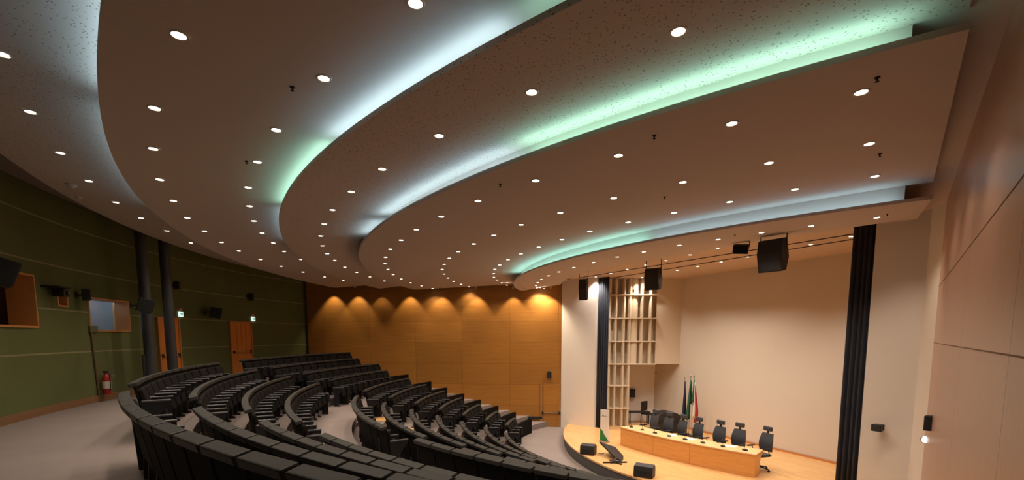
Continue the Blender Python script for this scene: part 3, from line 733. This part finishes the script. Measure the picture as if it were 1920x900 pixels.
# ---------------------------------------------------------------- curtains at the stage opening
def curtain(name, a0, a1, label):
    d_ = a1 - a0; Ln = d_.length; t_ = d_.normalized(); n_ = Vector((-t_.y, t_.x, 0)); N_ = 96; vs = []; fs = []
    zs = [ZSTAGE + .01, -1, 1, 2.5, 4.04]
    for i in range(N_ + 1):
        s_ = i / N_; w_ = math.sin(s_ * Ln * 2 * math.pi / .11) * .045 + math.sin(s_ * 9) * .015
        for z in zs: vs.append(a0 + t_ * (Ln * s_) + n_ * (w_ * (1 if z < 3.5 else .8)) + Vector((0, 0, z)))
    K = len(zs)
    for i in range(N_):
        for j in range(K - 1): fs.append((i * K + j, (i + 1) * K + j, (i + 1) * K + j + 1, i * K + j + 1))
    o = MB().add(vs, fs).build(name, M['curtain'], smooth=True, fix=False)
    md = o.modifiers.new('thickness', 'SOLIDIFY'); md.thickness = .012
    return tag(o, label, 'curtain')
curtain('stage_curtain', H(WA + .1, 2 * L0 - 6.0), H(WA + .25, 2 * L0 - 6.62), 'dark navy curtain gathered at the far side of the stage opening')
curtain('stage_curtain', H(WA + .12, 5.98), H(WA + .12, 6.50), 'dark navy curtain gathered at the near side of the stage opening')

# ---------------------------------------------------------------- doors
def rear_door(idx, u0, u1, vtop, label_side):
    p, q = wall_pt(u0), wall_pt(u1); c0 = (p + q) / 2; tv = (q - p); wd = tv.length; tv.normalize(); out = (c0 - H(WC[0], WC[1])); out.z = 0; out.normalize()
    o0 = c0 - out * .03; o0.z = 0; rz = math.atan2(tv.y, tv.x); h = 2.14
    t = bpy.data.objects.new('door_%d' % idx, None); col.objects.link(t); t.location = o0; t.rotation_euler = (0, 0, rz); t['kind'] = 'structure'
    MB().box((0, 0, h / 2), (wd - .1, .045, h)).build('door_leaf', M['door_oak'], t, bevel=.004)
    fr = MB()
    for sx in (-1, 1): fr.box((sx * (wd / 2 - .02), -.01, (h + .04) / 2), (.06, .09, h + .04))
    fr.box((0, -.01, h + .03), (wd + .02, .09, .07)); fr.build('door_frame', M['frame_oak'], t)
    gr = MB()
    for x in (-.2, 0, .2): gr.box((x * wd, -.025, 1.5), (.012, .004, 1.2))
    gr.build('door_groove', M['room_dark'], t)
    MB().box((0, -.045, 1.02), (wd * .74, .035, .035)).build('push_bar', M['frame_oak'], t)
    for sx in (-1, 1): MB().box((sx * wd * .38, -.05, 1.03), (.07, .05, .10)).build('bar_bracket', M['black'], t, bevel=.008)
    return t
rear_door(1, 293, 334, 597, '')
rear_door(2, 429, 470, 605, '')
def on_far(u, v):
    return hit(wall_far, u, v)[0]
dt = bpy.data.objects.new('door_3', None); col.objects.link(dt); dt['kind'] = 'structure'
pl_, pr_ = on_far(1012, 790), on_far(1051, 790); wdr = (pr_ - pl_).length; cdr = (pl_ + pr_) / 2; rzd = math.atan2(pr_.y - pl_.y, pr_.x - pl_.x)
dt.location = (cdr.x, cdr.y - .03, ZFRONT); dt.rotation_euler = (0, 0, rzd)
MB().box((0, 0, 1.08), (wdr - .02, .04, 2.16)).build('door_leaf', M['far_oak'], dt, bevel=.004)
MB().box((-wdr / 2 + .14, -.025, 1.08), (.05, .012, 2.16)).build('door_stile', M['room_dark'], dt)
MB().box((.05, -.06, .86), (wdr * .8, .03, .03)).build('push_bar', M['steel'], dt)
for sx in (-.36, .44): MB().box((sx * wdr, -.045, .86), (.09, .06, .12)).build('bar_bracket', M['black'], dt, bevel=.008)
# low dark wainscot ledge by that door
pw = on_far(990, 800); o = MB().box((pw.x + .35, pw.y - .06, ZFRONT + .62), (.95, .10, .10)).build('wall_ledge', M['black'], bevel=.01); tag(o, 'short dark ledge on the far oak wall beside the door', 'ledge')

# ---------------------------------------------------------------- columns by the rear wall
for i, (u, Y, lab) in enumerate(((281.5, 12.35, 'dark grey round column by the rear wall, left of the first door'), (323, 13.3, 'dark grey round column by the rear wall, right of the first door'))):
    X = (u - CX) / F * Y
    tag(MB().lathe([(.15, 0), (.15, .03), (.125, .04), (.125, 4.7)], n=24, closed=True).build('column', M['column'], loc=(X, Y, 0), smooth=False), lab, 'column')

# ---------------------------------------------------------------- loudspeakers
def speaker_box(w_, d_, h_, mb=None):
    """cabinet whose sides taper to the back, grille on the front (local -y is the front)"""
    return MB().prism([(-w_ / 2, -d_ / 2), (w_ / 2, -d_ / 2), (w_ * .33, d_ / 2), (-w_ * .33, d_ / 2)], -h_ / 2, h_ / 2)
def wall_speaker(p, rz, size, label, tilt=0, arm_len=.12, group='wall loudspeakers'):
    w_, d_, h_ = size
    t = thing('wall_speaker', label, 'speaker', p, rz, group)
    c = speaker_box(w_, d_, h_).build('cabinet', M['black'], t, bevel=.012); c.rotation_euler = (tilt, 0, 0); c.location = (0, -arm_len - d_ / 2, 0)
    g = MB().box((0, -d_ / 2 - .006, 0), (w_ * .92, .012, h_ * .92)).build('grille', M['grille'], c, bevel=.006)
    MB().tube([(0, 0, 0), (0, -arm_len - d_ * .2, 0)], .018, n=8).build('bracket', M['black'], t)
    MB().box((0, -.008, 0), (.09, .016, .12)).build('mounting_plate', M['black'], t, bevel=.004)
    return t
def on_rear(u, v):
    return hit(wall_rear, u, v)
def rear_speaker(u, v, size, label, yaw=0, tilt=.0, off=.3, reach=None):
    """off: how far the cabinet's middle stands out from the wall"""
    d_ = ray(u, v); p = None
    for i in range(1200, 8000):
        q = Vector((0, 0, EYE)) + d_ * (i * .004); aa, ll = hall(q)
        if math.hypot(aa - WC[0], ll - WC[1]) > WR - off: p = q; break
    out = p - H(WC[0], WC[1], 0); out.z = 0; out.normalize(); rz = math.atan2(out.y, out.x) - math.pi / 2
    w_, d2, h_ = size
    t = thing('wall_speaker', label, 'speaker', p, rz, 'wall loudspeakers')
    c = speaker_box(w_, d2, h_).build('cabinet', M['black'], t, bevel=.012); c.rotation_euler = (tilt, 0, yaw)
    MB().box((0, -d2 / 2 - .006, 0), (w_ * .92, .012, h_ * .92)).build('grille', M['grille'], c, bevel=.006)
    off = reach or off
    MB().tube([(0, off - .005, 0), (0, 0, 0)], .018, n=8).build('bracket', M['black'], t)
    MB().box((0, off - .02, 0), (.09, .016, .12)).build('mounting_plate', M['black'], t, bevel=.004)
    return t
rear_speaker(4, 511, (.42, .30, .44), 'large black loudspeaker at the left edge above the wide window', .5, .35, .45)
rear_speaker(161, 553, (.17, .14, .27), 'small black loudspeaker left of the glazed control window', .55, 0, .2)
rear_speaker(272, 573, (.56, .30, .32), 'large black loudspeaker overlapping the left column', .5, .3, 1.15, .32)
rear_speaker(331, 535, (.18, .14, .24), 'small black loudspeaker right of the columns', .3, 0, .15)
rear_speaker(471, 557, (.17, .14, .28), 'small black loudspeaker above the running man sign', .3, 0, .15)
rear_speaker(404, 587, (.62, .32, .36), 'large black loudspeaker between the two rear doors', .65, .2, .4)
# projector on its shelf bracket
p = wall_pt(84, 540); out = p - H(WC[0], WC[1], 0); out.z = 0; out.normalize()
t = thing('wall_projector', 'small black projector on a bracket beside the little square window', 'projector', p, math.atan2(out.y, out.x) - math.pi / 2)
MB().box((.06, -.16, .03), (.40, .32, .03)).build('shelf', M['black'], t); MB().box((.16, -.18, -.08), (.20, .22, .16)).build('body', M['black'], t, bevel=.015); MB().tube([(.16, -.29, -.08), (.16, -.32, -.08)], .04, n=14).build('lens', M['black_gloss'], t)
# far wall and wing speakers
p = on_far(1030, 702); wall_speaker(p, rzd, (.20, .16, .30), 'small black loudspeaker on the far oak wall above the door', .15, .04)
pw_ = H(WA - .01, 2 * L0 - 5.6); pw_.z = at(1098, 716, pw_.y).z
wall_speaker(Vector((xat(1098, 20.28), 20.24, zat(716, 20.3))), 0, (.17, .14, .18), 'tiny black loudspeaker on the white wing at the far side', 0, .08)
zz = at(1652, 801, H(WA, 5.45).y)
rzw = math.atan2(Av.y, Av.x) - math.pi / 2
def ray_plane_a(u, v, aa):
    d_ = ray(u, v); return Vector((0, 0, EYE)) + d_ * (aa / (d_.x * Av.x + d_.y * Av.y))
wall_speaker(ray_plane_a(1654, 801, WA), rzw, (.19, .15, .15), 'small black box loudspeaker on the near white wing', 0, .08)
pnw, _ = hit(wall_near, 1746, 791)
rzn = math.atan2(-.644, .765) 
wall_speaker(pnw, rzn, (.20, .14, .24), 'small black loudspeaker on the near oak wall above the bulkhead lamp', 0, .08)
psc, _ = hit(wall_near, 1736, 824)
t = thing('wall_lamp', 'small round lit bulkhead lamp low on the near oak wall', 'light', psc, rzn)
o = MB().lathe([(.075, 0), (.075, .03), (.06, .045)], n=20).build('housing', M['steel'], t); o.rotation_euler = (math.pi / 2, 0, 0)
o = MB().lathe([(.06, .04), (.04, .06), (.0005, .066)], n=20).build('diffuser', M['sconce'], t, smooth=True); o.rotation_euler = (math.pi / 2, 0, 0)
# stage side wall speaker and ceiling camera
p = Vector((xat(1187, 21.0), 21.1, zat(737, 21.0)))
wall_speaker(p, 0, (.24, .18, .38), 'black loudspeaker on the recess wall beside the rib screen', 0, .03)
p = Vector((xat(1237, 20.9), 21.0, zat(699, 20.9)))
t = thing('dome_camera', 'small dark dome camera high on the recess wall', 'camera', p); MB().box((0, .05, 0), (.26, .1, .05)).build('bracket', M['black'], t); MB().lathe([(.07, 0), (.06, -.04), (.03, -.07), (.0005, -.075)], n=14, c=(0, -.02, -.02)).build('dome', M['black_gloss'], t)

# hanging speakers
def hung_speaker(u, v, Y, h_, yaw, tilt, label, ztop=4.05, wide=.40, deep=.38):
    p = at(u, v, Y); t = thing('hanging_speaker', label, 'speaker', p, yaw, 'loudspeakers hung before the stage')
    prof = [(-.14, h_ * .5), (.10, h_ * .5), (.20, h_ * .1), (.16, -h_ * .5), (-.04, -h_ * .5), (-.20, -h_ * .12)]
    sc = deep / .40
    c = MB().extrude([(-wide / 2, -x * sc, z) for x, z in prof], (wide, 0, 0)).build('cabinet', M['black'], t, bevel=.015); c.rotation_euler = (tilt, 0, 0)
    g = MB().extrude([(-wide * .45, -.105 * sc, h_ * .47), (-wide * .45, -.206 * sc, h_ * .1), (-wide * .45, -.168 * sc, -h_ * .46), (-wide * .45, -.155 * sc, -h_ * .46), (-wide * .45, -.19 * sc, h_ * .1), (-wide * .45, -.09 * sc, h_ * .47)], (wide * .9, 0, 0)).build('grille', M['grille'], c)
    top = ztop - p.z; yk = MB()
    for sx in (-1, 1): yk.box((sx * (wide / 2 + .015), 0, (top + h_ * .2) / 2), (.014, .035, top - h_ * .2))
    yk.box((0, 0, top - .012), (wide + .05, .04, .02)); yk.build('yoke', M['black'], t)
    return t
hung_speaker(1449, 479, 10.3, .68, math.radians(-50), .22, 'largest black loudspeaker hanging at the right of the stage opening', ztop=3.90, wide=.50, deep=.44)
hung_speaker(1225, 523, 14.3, .64, math.radians(-38), .22, 'black loudspeaker hanging from a bracket at the middle of the stage opening', wide=.44)
hung_speaker(1094, 543, 17.4, .76, math.radians(-20), .22, 'leftmost black loudspeaker hanging before the white wing', wide=.30, ztop=4.05)
p = at(1389, 467, 11.2); t = thing('stage_floodlight', 'small black floodlight on a yoke left of the largest hanging loudspeaker', 'light', p, math.radians(-30))
b_ = MB().box((0, 0, 0), (.34, .14, .20)).build('housing', M['black'], t, bevel=.015); b_.rotation_euler = (.5, .1, 0)
g_ = MB().box((0, -.075, 0), (.30, .01, .17)).build('lens', M['black_gloss'], b_)
MB().tube([(.16, 0, 0), (.19, 0, .12), (.16, 0, .18), (.14, 0, 3.87 - p.z)], .014, n=8).build('yoke', M['black'], t)

# ---------------------------------------------------------------- signs, extinguisher, post
def rear_box(u, v, size, name, mt, label, cat, off=.03):
    p = wall_pt(u, v); out = p - H(WC[0], WC[1], 0); out.z = 0; out.normalize(); rz = math.atan2(out.y, out.x) - math.pi / 2
    return p, out, rz
for i, (u, v, lab) in enumerate(((473.5, 598, 'lit emergency exit sign beside the second rear door'), (337, 589, 'lit emergency exit sign half hidden behind the right column'))):
    p, out, rz = rear_box(u, v, None, None, None, None, None)
    t = thing('exit_sign', lab, 'sign', p, rz, None)
    MB().box((0, -.03, 0), (.18, .05, .17)).build('sign_box', M['sign_white'], t, bevel=.006)
    m_ = MB(); m_.box((.02, -.057, .0), (.07, .006, .08)); m_.box((-.04, -.057, 0), (.05, .006, .02)); m_.build('sign_symbol', M['sign_green'], t)
    MB().box((0, -.025, .16), (.16, .04, .08)).build('alarm_plate', M['sign_red'], t, bevel=.006)
    MB().box((0, -.02, .16), (.10, .055, .03)).build('alarm_lens', M['white_cloth'], t)
p = wall_pt(184, 700); out = p - H(WC[0], WC[1], 0); out.z = 0; out.normalize()
q_ = p - out * .16; q_.z = 0.18
t = thing('fire_extinguisher', 'red fire extinguisher hung low on the green wall', 'fire extinguisher', q_)
MB().lathe([(.0005, 0), (.075, 0), (.085, .02), (.085, .40), (.06, .47), (.03, .50), (.03, .54), (.0005, .54)], n=20).build('cylinder', M['red'], t, smooth=True)
MB().box((0, 0, .56), (.05, .12, .04)).build('valve', M['black'], t); MB().tube([(.04, -.02, .55), (.12, -.03, .50), (.12, -.03, .2), (.10, -.03, .08)], .012, n=6).build('hose', M['black'], t)
MB().lathe([(.0865, .14), (.0865, .32)], n=20).build('paper_label', M['white_cloth'], t)
MB().box((0, .12, .45), (.16, .09, .05), rz=0).build('wall_bracket', M['steel'], t)
p2 = wall_pt(172, 560)
q2 = wall_pt(182, 690); o2_ = (q2 - H(WC[0], WC[1], 0)); o2_.z = 0; o2_.normalize()
b0 = wall_pt(184, 745); b0.z = .02; c = MB(); top_ = wall_pt(167, 612)
c.tube([top_ - o2_ * .03, Vector((b0.x, b0.y, .02)) - o2_ * .03], .022, n=8)
tag(c.build('wall_conduit', mat('conduit', (.16, .10, .05), .5)), 'thin brown conduit running down the green wall to the fire extinguisher', 'pipe')
tp = wall_pt(172, 617) - o2_ * .03
tag(MB().box(tp, (.28, .05, .16), rz=math.atan2(o2_.y, o2_.x) - math.pi / 2).build('junction_box', mat('junction', (.15, .14, .07), .6), bevel=.01), 'small olive junction box at the top of the conduit', 'box')
pb = at(274, 735, 11.3); pb.z = 0
t = thing('barrier_post', 'slim black post standing behind the rearmost seats', 'post', pb)
MB().lathe([(.0005, .03), (.13, .025), (.14, 0), (.0005, 0)], n=20).build('base', M['black'], t); MB().lathe([(.03, .02), (.03, 1.12), (.035, 1.13), (.035, 1.16), (.0005, 1.17)], n=12).build('pole', M['black'], t)

# ---------------------------------------------------------------- desk on the stage
fr_px = [(1162, 834), (1208, 847.5), (1240, 857), (1314, 876), (1368, 887), (1416.5, 896)]
fr_ = [atz(u, v, ZSTAGE) for u, v in fr_px]
xs = np.array([hall(p)[1] for p in fr_]); ys = np.array([hall(p)[0] for p in fr_]); cf = np.polyfit(xs, ys, 2)
la, lb = xs.max(), xs.min()
DH = .66
def desk_pt(l, off, z):
    a_ = np.polyval(cf, l); sl = 2 * cf[0] * l + cf[1]; n_ = Vector((1, -sl, 0)).normalized(); return H(a_ + n_.x * off, l + n_.y * off, z)
c0 = desk_pt((la + lb) / 2, .4, ZSTAGE)
desk = thing('conference_desk', 'long curved light wood desk standing across the stage', 'desk', c0)
def desk_strip(o0, o1, z0, z1, l0, l1, n_=24):
    mb = MB(); vs = []; fs = []
    for i in range(n_ + 1):
        l = l0 + (l1 - l0) * i / n_
        vs += [desk_pt(l, o0, z0) - c0, desk_pt(l, o1, z0) - c0, desk_pt(l, o1, z1) - c0, desk_pt(l, o0, z1) - c0]
    for i in range(n_):
        for j in range(4): fs.append((4 * i + j, 4 * i + 4 + j, 4 * i + 4 + (j + 1) % 4, 4 * i + (j + 1) % 4))
    fs += [(0, 1, 2, 3), (4 * n_ + 3, 4 * n_ + 2, 4 * n_ + 1, 4 * n_)]
    return mb.add(vs, fs)
desk_strip(-.02, .74, ZSTAGE + DH - .035, ZSTAGE + DH, la, lb).build('desktop', M['desk_edge'], desk)
cuts = [la] + [hall(atz(u, v, ZSTAGE))[1] for u, v in ((1208, 847.5), (1240, 857), (1314, 876))] + [lb]
cuts = [la, la + (lb - la) * .21, la + (lb - la) * .34, la + (lb - la) * .62, lb]
for i in range(4):
    desk_strip(.0, .03, ZSTAGE, ZSTAGE + DH - .035, cuts[i] - .004, cuts[i + 1] + .004, 8).build('front_panel', M['desk_wood'], desk)
for l in (la, lb):
    s_ = -1 if l == la else 1
    a0, a1 = desk_pt(l, .03, ZSTAGE) - c0, desk_pt(l, .38, ZSTAGE) - c0; a2, a3 = desk_pt(l, .72, ZSTAGE + DH - .04) - c0, desk_pt(l, .03, ZSTAGE + DH - .04) - c0
    amid = desk_pt(l, .42, ZSTAGE + DH - .25) - c0
    MB().extrude([a0, a1, amid, a2, a3], Lv * (.03 * s_)).build('end_panel', M['desk_wood'], desk)
# microphones on the desk
for i in range(8):
    l = la + (lb - la) * (.05 + .125 * i); p = desk_pt(l, .28, ZSTAGE + DH)
    t = thing('desk_microphone', 'black desk microphone, %s from left along the stage desk' % ORD[i], 'microphone', p, random.uniform(-.3, .3), 'microphones on the stage desk')
    MB().box((0, 0, .018), (.11, .13, .036)).build('base', M['black'], t, bevel=.008)
    MB().tube([(.0, .03, .03), (.0, .02, .12), (-.02, -.02, .20)], .005, n=6).build('gooseneck', M['black'], t)
    MB().tube([(-.02, -.02, .20), (-.028, -.04, .225)], .010, n=8).build('capsule', M['black'], t)
for i, f_ in enumerate((.42, .57, .83)):
    l = la + (lb - la) * f_; p = desk_pt(l, .5, ZSTAGE + DH)
    o = MB().box((0, 0, .003), (.21, .30, .006)).build('paper_sheet', M['banner_white'], loc=p, rz=.4 * i); tag(o, 'white paper sheet lying on the stage desk, %s from left' % ORD[i], 'paper', 'papers on the stage desk')

# ---------------------------------------------------------------- office chairs behind the desk
def office_chair_parts():
    parts = []
    def slab(c, s_, b=.03, rx=0, nm='seat', m='office_mesh'):
        o = MB().box((0, 0, 0), s_).build(nm, M[m], bevel=b); o.location = c; o.rotation_euler = (rx, 0, 0); parts.append(o); return o
    slab((0, 0, .46), (.48, .46, .08), .03, 0, 'seat')
    br = MB(); prof = []
    for i in range(9):
        t_ = i / 8; z = .55 + .52 * t_; wd = .42 + .07 * math.sin(math.pi * t_) - .06 * t_; y = .22 + .05 * t_ - .04 * math.sin(math.pi * t_)
        prof.append((wd, y, z))
    vs = []
    for wd, y, z in prof: vs += [(-wd / 2, y, z), (wd / 2, y, z), (wd / 2, y + .045, z), (-wd / 2, y + .045, z)]
    fs = [(4 * i + j, 4 * i + 4 + j, 4 * i + 4 + (j + 1) % 4, 4 * i + (j + 1) % 4) for i in range(8) for j in range(4)] + [(0, 1, 2, 3), (35, 34, 33, 32)]
    parts.append(br.add(vs, fs).build('backrest', M['office_mesh'], bevel=.006))
    parts.append(MB().box((0, .28, 1.205), (.30, .07, .14)).build('headrest', M['office_mesh'], bevel=.03))
    parts.append(MB().box((0, .29, 1.10), (.05, .03, .12)).build('headrest_post', M['black']))
    for sx in (-1, 1):
        parts.append(MB().tube([(sx * .24, .1, .44), (sx * .29, .08, .50), (sx * .29, .02, .66)], .014, n=6).box((sx * .29, -.02, .675), (.07, .26, .03)).build('armrest', M['black']))
    parts.append(MB().lathe([(.028, .12), (.028, .42), (.06, .43)], n=12).build('gas_lift', M['black']))
    for k in range(5):
        a_ = 2 * math.pi * k / 5 + .3; c_, s_ = math.cos(a_), math.sin(a_)
        lg = MB().tube([(0, 0, .12), (c_ * .30, s_ * .30, .075)], [.028, .016], n=6).build('leg', M['black']); parts.append(lg)
        cw = MB().tube([(c_ * .30 - s_ * .02, s_ * .30 + c_ * .02, .03), (c_ * .30 + s_ * .02, s_ * .30 - c_ * .02, .03)], .03, n=10).build('caster', M['black'], lg)
    return parts
oc = office_chair_parts()
for o in oc: note_kids(o)
rzo = math.atan2(-Av.y, -Av.x) + math.pi / 2      # front of the chair (local -y) faces the audience
OC = [(1224, .26), (1251, .26), (1276, .27), (1304, .27), (1345, .28), (1381, .28), (1429, .28)]
for i, (u, off) in enumerate(OC):
    # walk along the line behind the desk until the measured direction is met
    best = min((abs(project(desk_pt(la + (lb - la) * s_ / 200, 1.12, ZSTAGE + 1.1))[0] - u), s_) for s_ in range(-10, 215))[1]
    p = desk_pt(la + (lb - la) * best / 200, 0.92, ZSTAGE)
    t = thing('office_chair', 'dark grey office chair with headrest, %s from left behind the stage desk' % ORD[i], 'chair', p, rzo + random.uniform(-.15, .15), 'office chairs behind the stage desk')
    for o in oc: copy_tree(o, t)
for o in oc:
    for c in list(o.children): bpy.data.objects.remove(c)
    bpy.data.objects.remove(o)
# extra chair and dark draped table in the recess
t = thing('stacking_chair', 'dark chair standing in the stage recess near the far curtain', 'chair', Vector((xat(1216, 20.4), 20.3, ZSTAGE)), .6)
MB().box((0, 0, .45), (.44, .42, .06)).build('seat', M['black'], t, bevel=.02); MB().box((0, .2, .78), (.42, .04, .42)).build('backrest', M['black'], t, bevel=.02)
for sx in (-1, 1):
    for sy in (-1, 1): MB().tube([(sx * .2, sy * .18, .43), (sx * .22, sy * .2, 0)], .012, n=6).build('leg', M['black'], t)
t = thing('low_table', 'low dark table in the stage recess beside the rib screen', 'table', Vector((xat(1198, 20.4), 20.4, ZSTAGE)))
MB().box((.05, 0, .52), (.95, .42, .05)).build('tabletop', M['black'], t, bevel=.01)
for sx in (-1, 1):
    for sy in (-1, 1): MB().box((.05 + sx * .42, sy * .16, .25), (.04, .04, .5)).build('leg', M['black'], t)
pp = Vector((xat(1252, 18.5), 18.5, ZSTAGE)); t = thing('draped_cabinet', 'black rounded draped cabinet behind the left office chairs', 'cabinet', pp, .1)
prof = [(-.52, 0), (.52, 0), (.52, .62)] + [(.52 * math.cos(a_), .62 + .24 * math.sin(a_)) for a_ in [math.pi * i / 12 for i in range(1, 12)]] + [(-.52, .62)]
MB().extrude([(x, -.3, z) for x, z in prof], (0, .6, 0)).build('drape', M['black'], t, bevel=.02); MB().box((0, -.31, .45), (.96, .02, .04)).build('drape_band', M['black_gloss'], t)
# flags
def flag(u, Y, ztop, cloths, label, lean=0):
    X = xat(u, Y); t = thing('flag', label, 'flag', (X, Y, ZSTAGE), 0)
    MB().lathe([(.0005, 0), (.14, 0), (.14, .03), (.03, .05), (.0005, .05)], n=18).build('base', M['black'], t)
    H_ = ztop - ZSTAGE
    MB().tube([(0, 0, .04), (lean, 0, H_)], .014, n=8).build('pole', M['steel'], t); MB().lathe([(.0005, .1), (.02, .05), (.028, 0), (.0005, -.01)], n=8, c=(lean, 0, H_)).build('finial', M['steel'], t)
    for (m_, x0, x1, zt, zb) in cloths:
        n_ = 10; mb = MB(); vs = []; fs = []
        for j in range(9):
            tt = j / 8; z = H_ - zt - (zb - zt) * tt; spread = .25 + .75 * min(1, tt * 1.4)
            for i in range(n_ + 1):
                s_ = i / n_; x = lean * (1 - tt * .6) + (x0 + (x1 - x0) * s_) * spread; vs.append((x, .035 * math.sin(s_ * 9 + tt * 2) - .04, z + .05 * s_ * tt))
        for j in range(8):
            for i in range(n_): fs.append((j * (n_ + 1) + i, j * (n_ + 1) + i + 1, (j + 1) * (n_ + 1) + i + 1, (j + 1) * (n_ + 1) + i))
        o = mb.add(vs, fs).build('cloth', m_, t, smooth=True, fix=False); md = o.modifiers.new('thickness', 'SOLIDIFY'); md.thickness = .01
    return t
flag(1284.5, 18.3, -.02, [(M['navy_cloth'], -.05, .09, .15, 1.72)], 'dark navy flag hanging limp on its pole, leftmost of the flags', .02)
flag(1296.5, 17.8, .07, [(M['green_cloth'], -.12, .0, .15, 1.72), (M['navy_cloth'], .0, .05, .15, 1.1)], 'dark green flag hanging on its pole between the other two')
flag(1301.5, 17.6, .07, [(M['green_cloth'], -.05, .0, .12, 1.0), (M['white_cloth'], .0, .07, .2, 1.65), (M['red_cloth'], .07, .20, .3, 1.78)], 'green, white and red flag hanging on the rightmost pole', .03)
# banner stand
pb = atz(1133, 829, ZSTAGE)
t = thing('banner_stand', 'narrow white upright banner with green foot, standing left of the desk', 'banner', pb, math.radians(-35))
MB().box((0, 0, .03), (.36, .16, .06)).build('base', M['steel'], t, bevel=.01)
MB().box((0, 0, .63), (.34, .02, 1.16)).build('printed_panel', M['banner_white'], t)
gf = MB().extrude([(-.17, -.012, .06), (.165, -.012, .06), (.10, -.012, .16), (.0, -.012, .28), (-.07, -.012, .42), (-.17, -.012, .50)], (0, -.004, 0)).build('green_wave', M['banner_green'], t)
lg_ = MB(); lg_.box((-.06, -.013, .98), (.08, .004, .03)); lg_.box((.05, -.013, .985), (.09, .004, .012)); lg_.box((.04, -.013, .965), (.07, .004, .008)); lg_.build('small_logo', M['banner_grey'], t)
# monitor wedges
def wedge(u, v, w_, d_, h_, yaw, label):
    p = atz(u, v, ZSTAGE); t = thing('stage_monitor_speaker', label, 'speaker', p, yaw, 'wedge loudspeakers on the stage floor')
    MB().extrude([(-w_ / 2, -d_ / 2, 0), (-w_ / 2, d_ / 2, 0), (-w_ / 2, d_ / 2, h_ * .75), (-w_ / 2, d_ * .25, h_), (-w_ / 2, -d_ * .4, h_ * .9), (-w_ / 2, -d_ / 2, h_ * .55)], (w_, 0, 0)).build('cabinet', M['black'], t, bevel=.015)
    MB().add([(-w_ * .44, d_ / 2 + .008, h_ * .08), (w_ * .44, d_ / 2 + .008, h_ * .08), (w_ * .44, d_ / 2 + .008, h_ * .7), (-w_ * .44, d_ / 2 + .008, h_ * .7), (-w_ * .44, d_ / 2 - .005, h_ * .08), (w_ * .44, d_ / 2 - .005, h_ * .08), (w_ * .44, d_ / 2 - .005, h_ * .7), (-w_ * .44, d_ / 2 - .005, h_ * .7)], [(0, 1, 2, 3), (4, 5, 6, 7), (0, 1, 5, 4), (2, 3, 7, 6), (0, 3, 7, 4), (1, 2, 6, 5)]).build('grille', M['grille'], t)
    MB().box((0, -d_ / 2 - .004, h_ * .3), (w_ * .3, .012, .06)).build('handle', M['black_gloss'], t)
wedge(1103, 851, .48, .36, .34, math.radians(-25), 'left black wedge loudspeaker near the curved stage edge')
wedge(1208, 893, .52, .36, .35, math.radians(-30), 'right black wedge loudspeaker near the curved stage edge')
p = atz(1104 + 18, 851, ZSTAGE); o = MB().tube([p + Vector((0, 0, .01)), p + Vector((.12, -.04, .01)), p + Vector((.2, .08, .01))], .009, n=6).build('cable', M['black']); tag(o, 'short black cable end beside the left wedge loudspeaker', 'cable')
# tilted prompt screen
p = atz(1153, 868, ZSTAGE); t = thing('prompt_screen', 'flat black screen tilted back on a low stand between the wedge loudspeakers', 'screen', p, math.radians(-10))
c0_, c1_, c2_, c3_ = [at(u, v, Y) - p for u, v, Y in ((1125, 828, 14.9), (1154, 838, 15.2), (1180, 867, 14.3), (1156, 859, 13.9))]
R_ = Matrix.Rotation(-math.radians(-10), 3, 'Z'); cs = [R_ @ c for c in (c0_, c1_, c2_, c3_)]
nm_ = (cs[1] - cs[0]).cross(cs[3] - cs[0]).normalized() * .05
MB().extrude(cs, nm_).build('screen_panel', M['black'], t, bevel=.006)
ctr = sum(cs, Vector()) / 4
MB().tube([ctr, (0.02, .05, .10), (-.12, -.1, .03)], .03, n=8).tube([ctr * .7 + Vector((.05, .05, 0)), (.2, .05, .03)], .025, n=8).build('stand', M['black'], t)
ft = MB(); ft.box((0, 0, .02), (.75, .06, .04), rz=.25); ft.box((.02, .02, .02), (.55, .06, .04), rz=-.9); ft.build('foot', M['black'], t, bevel=.008)
MB().box((.02, 0, .06), (.2, .16, .08)).build('stand_base', M['black_gloss'], t, bevel=.01)
# rib screen spotlight
t = thing('rib_screen_spotlight', 'small spotlight lighting the upper cream rib screen', 'light', (xat(1178), Yd - .55, zat(548)))
MB().lathe([(.035, -.06), (.045, .05), (.0005, .055)], n=12).build('housing', M['decor'], t); MB().tube([(0, 0, .05), (0, 0, 4.06 - zat(548))], .008, n=6).build('rod', M['decor'], t)
l = bpy.data.objects.new('lamp_beam', sp); col.objects.link(l); l.parent = t; l.location = (0, 0, -.08); l.rotation_euler = (math.radians(35), 0, math.radians(-5))

# label hygiene
for o in scene.objects:
    if o.type == 'LIGHT' and o.parent is None: print('loose light', o.name)
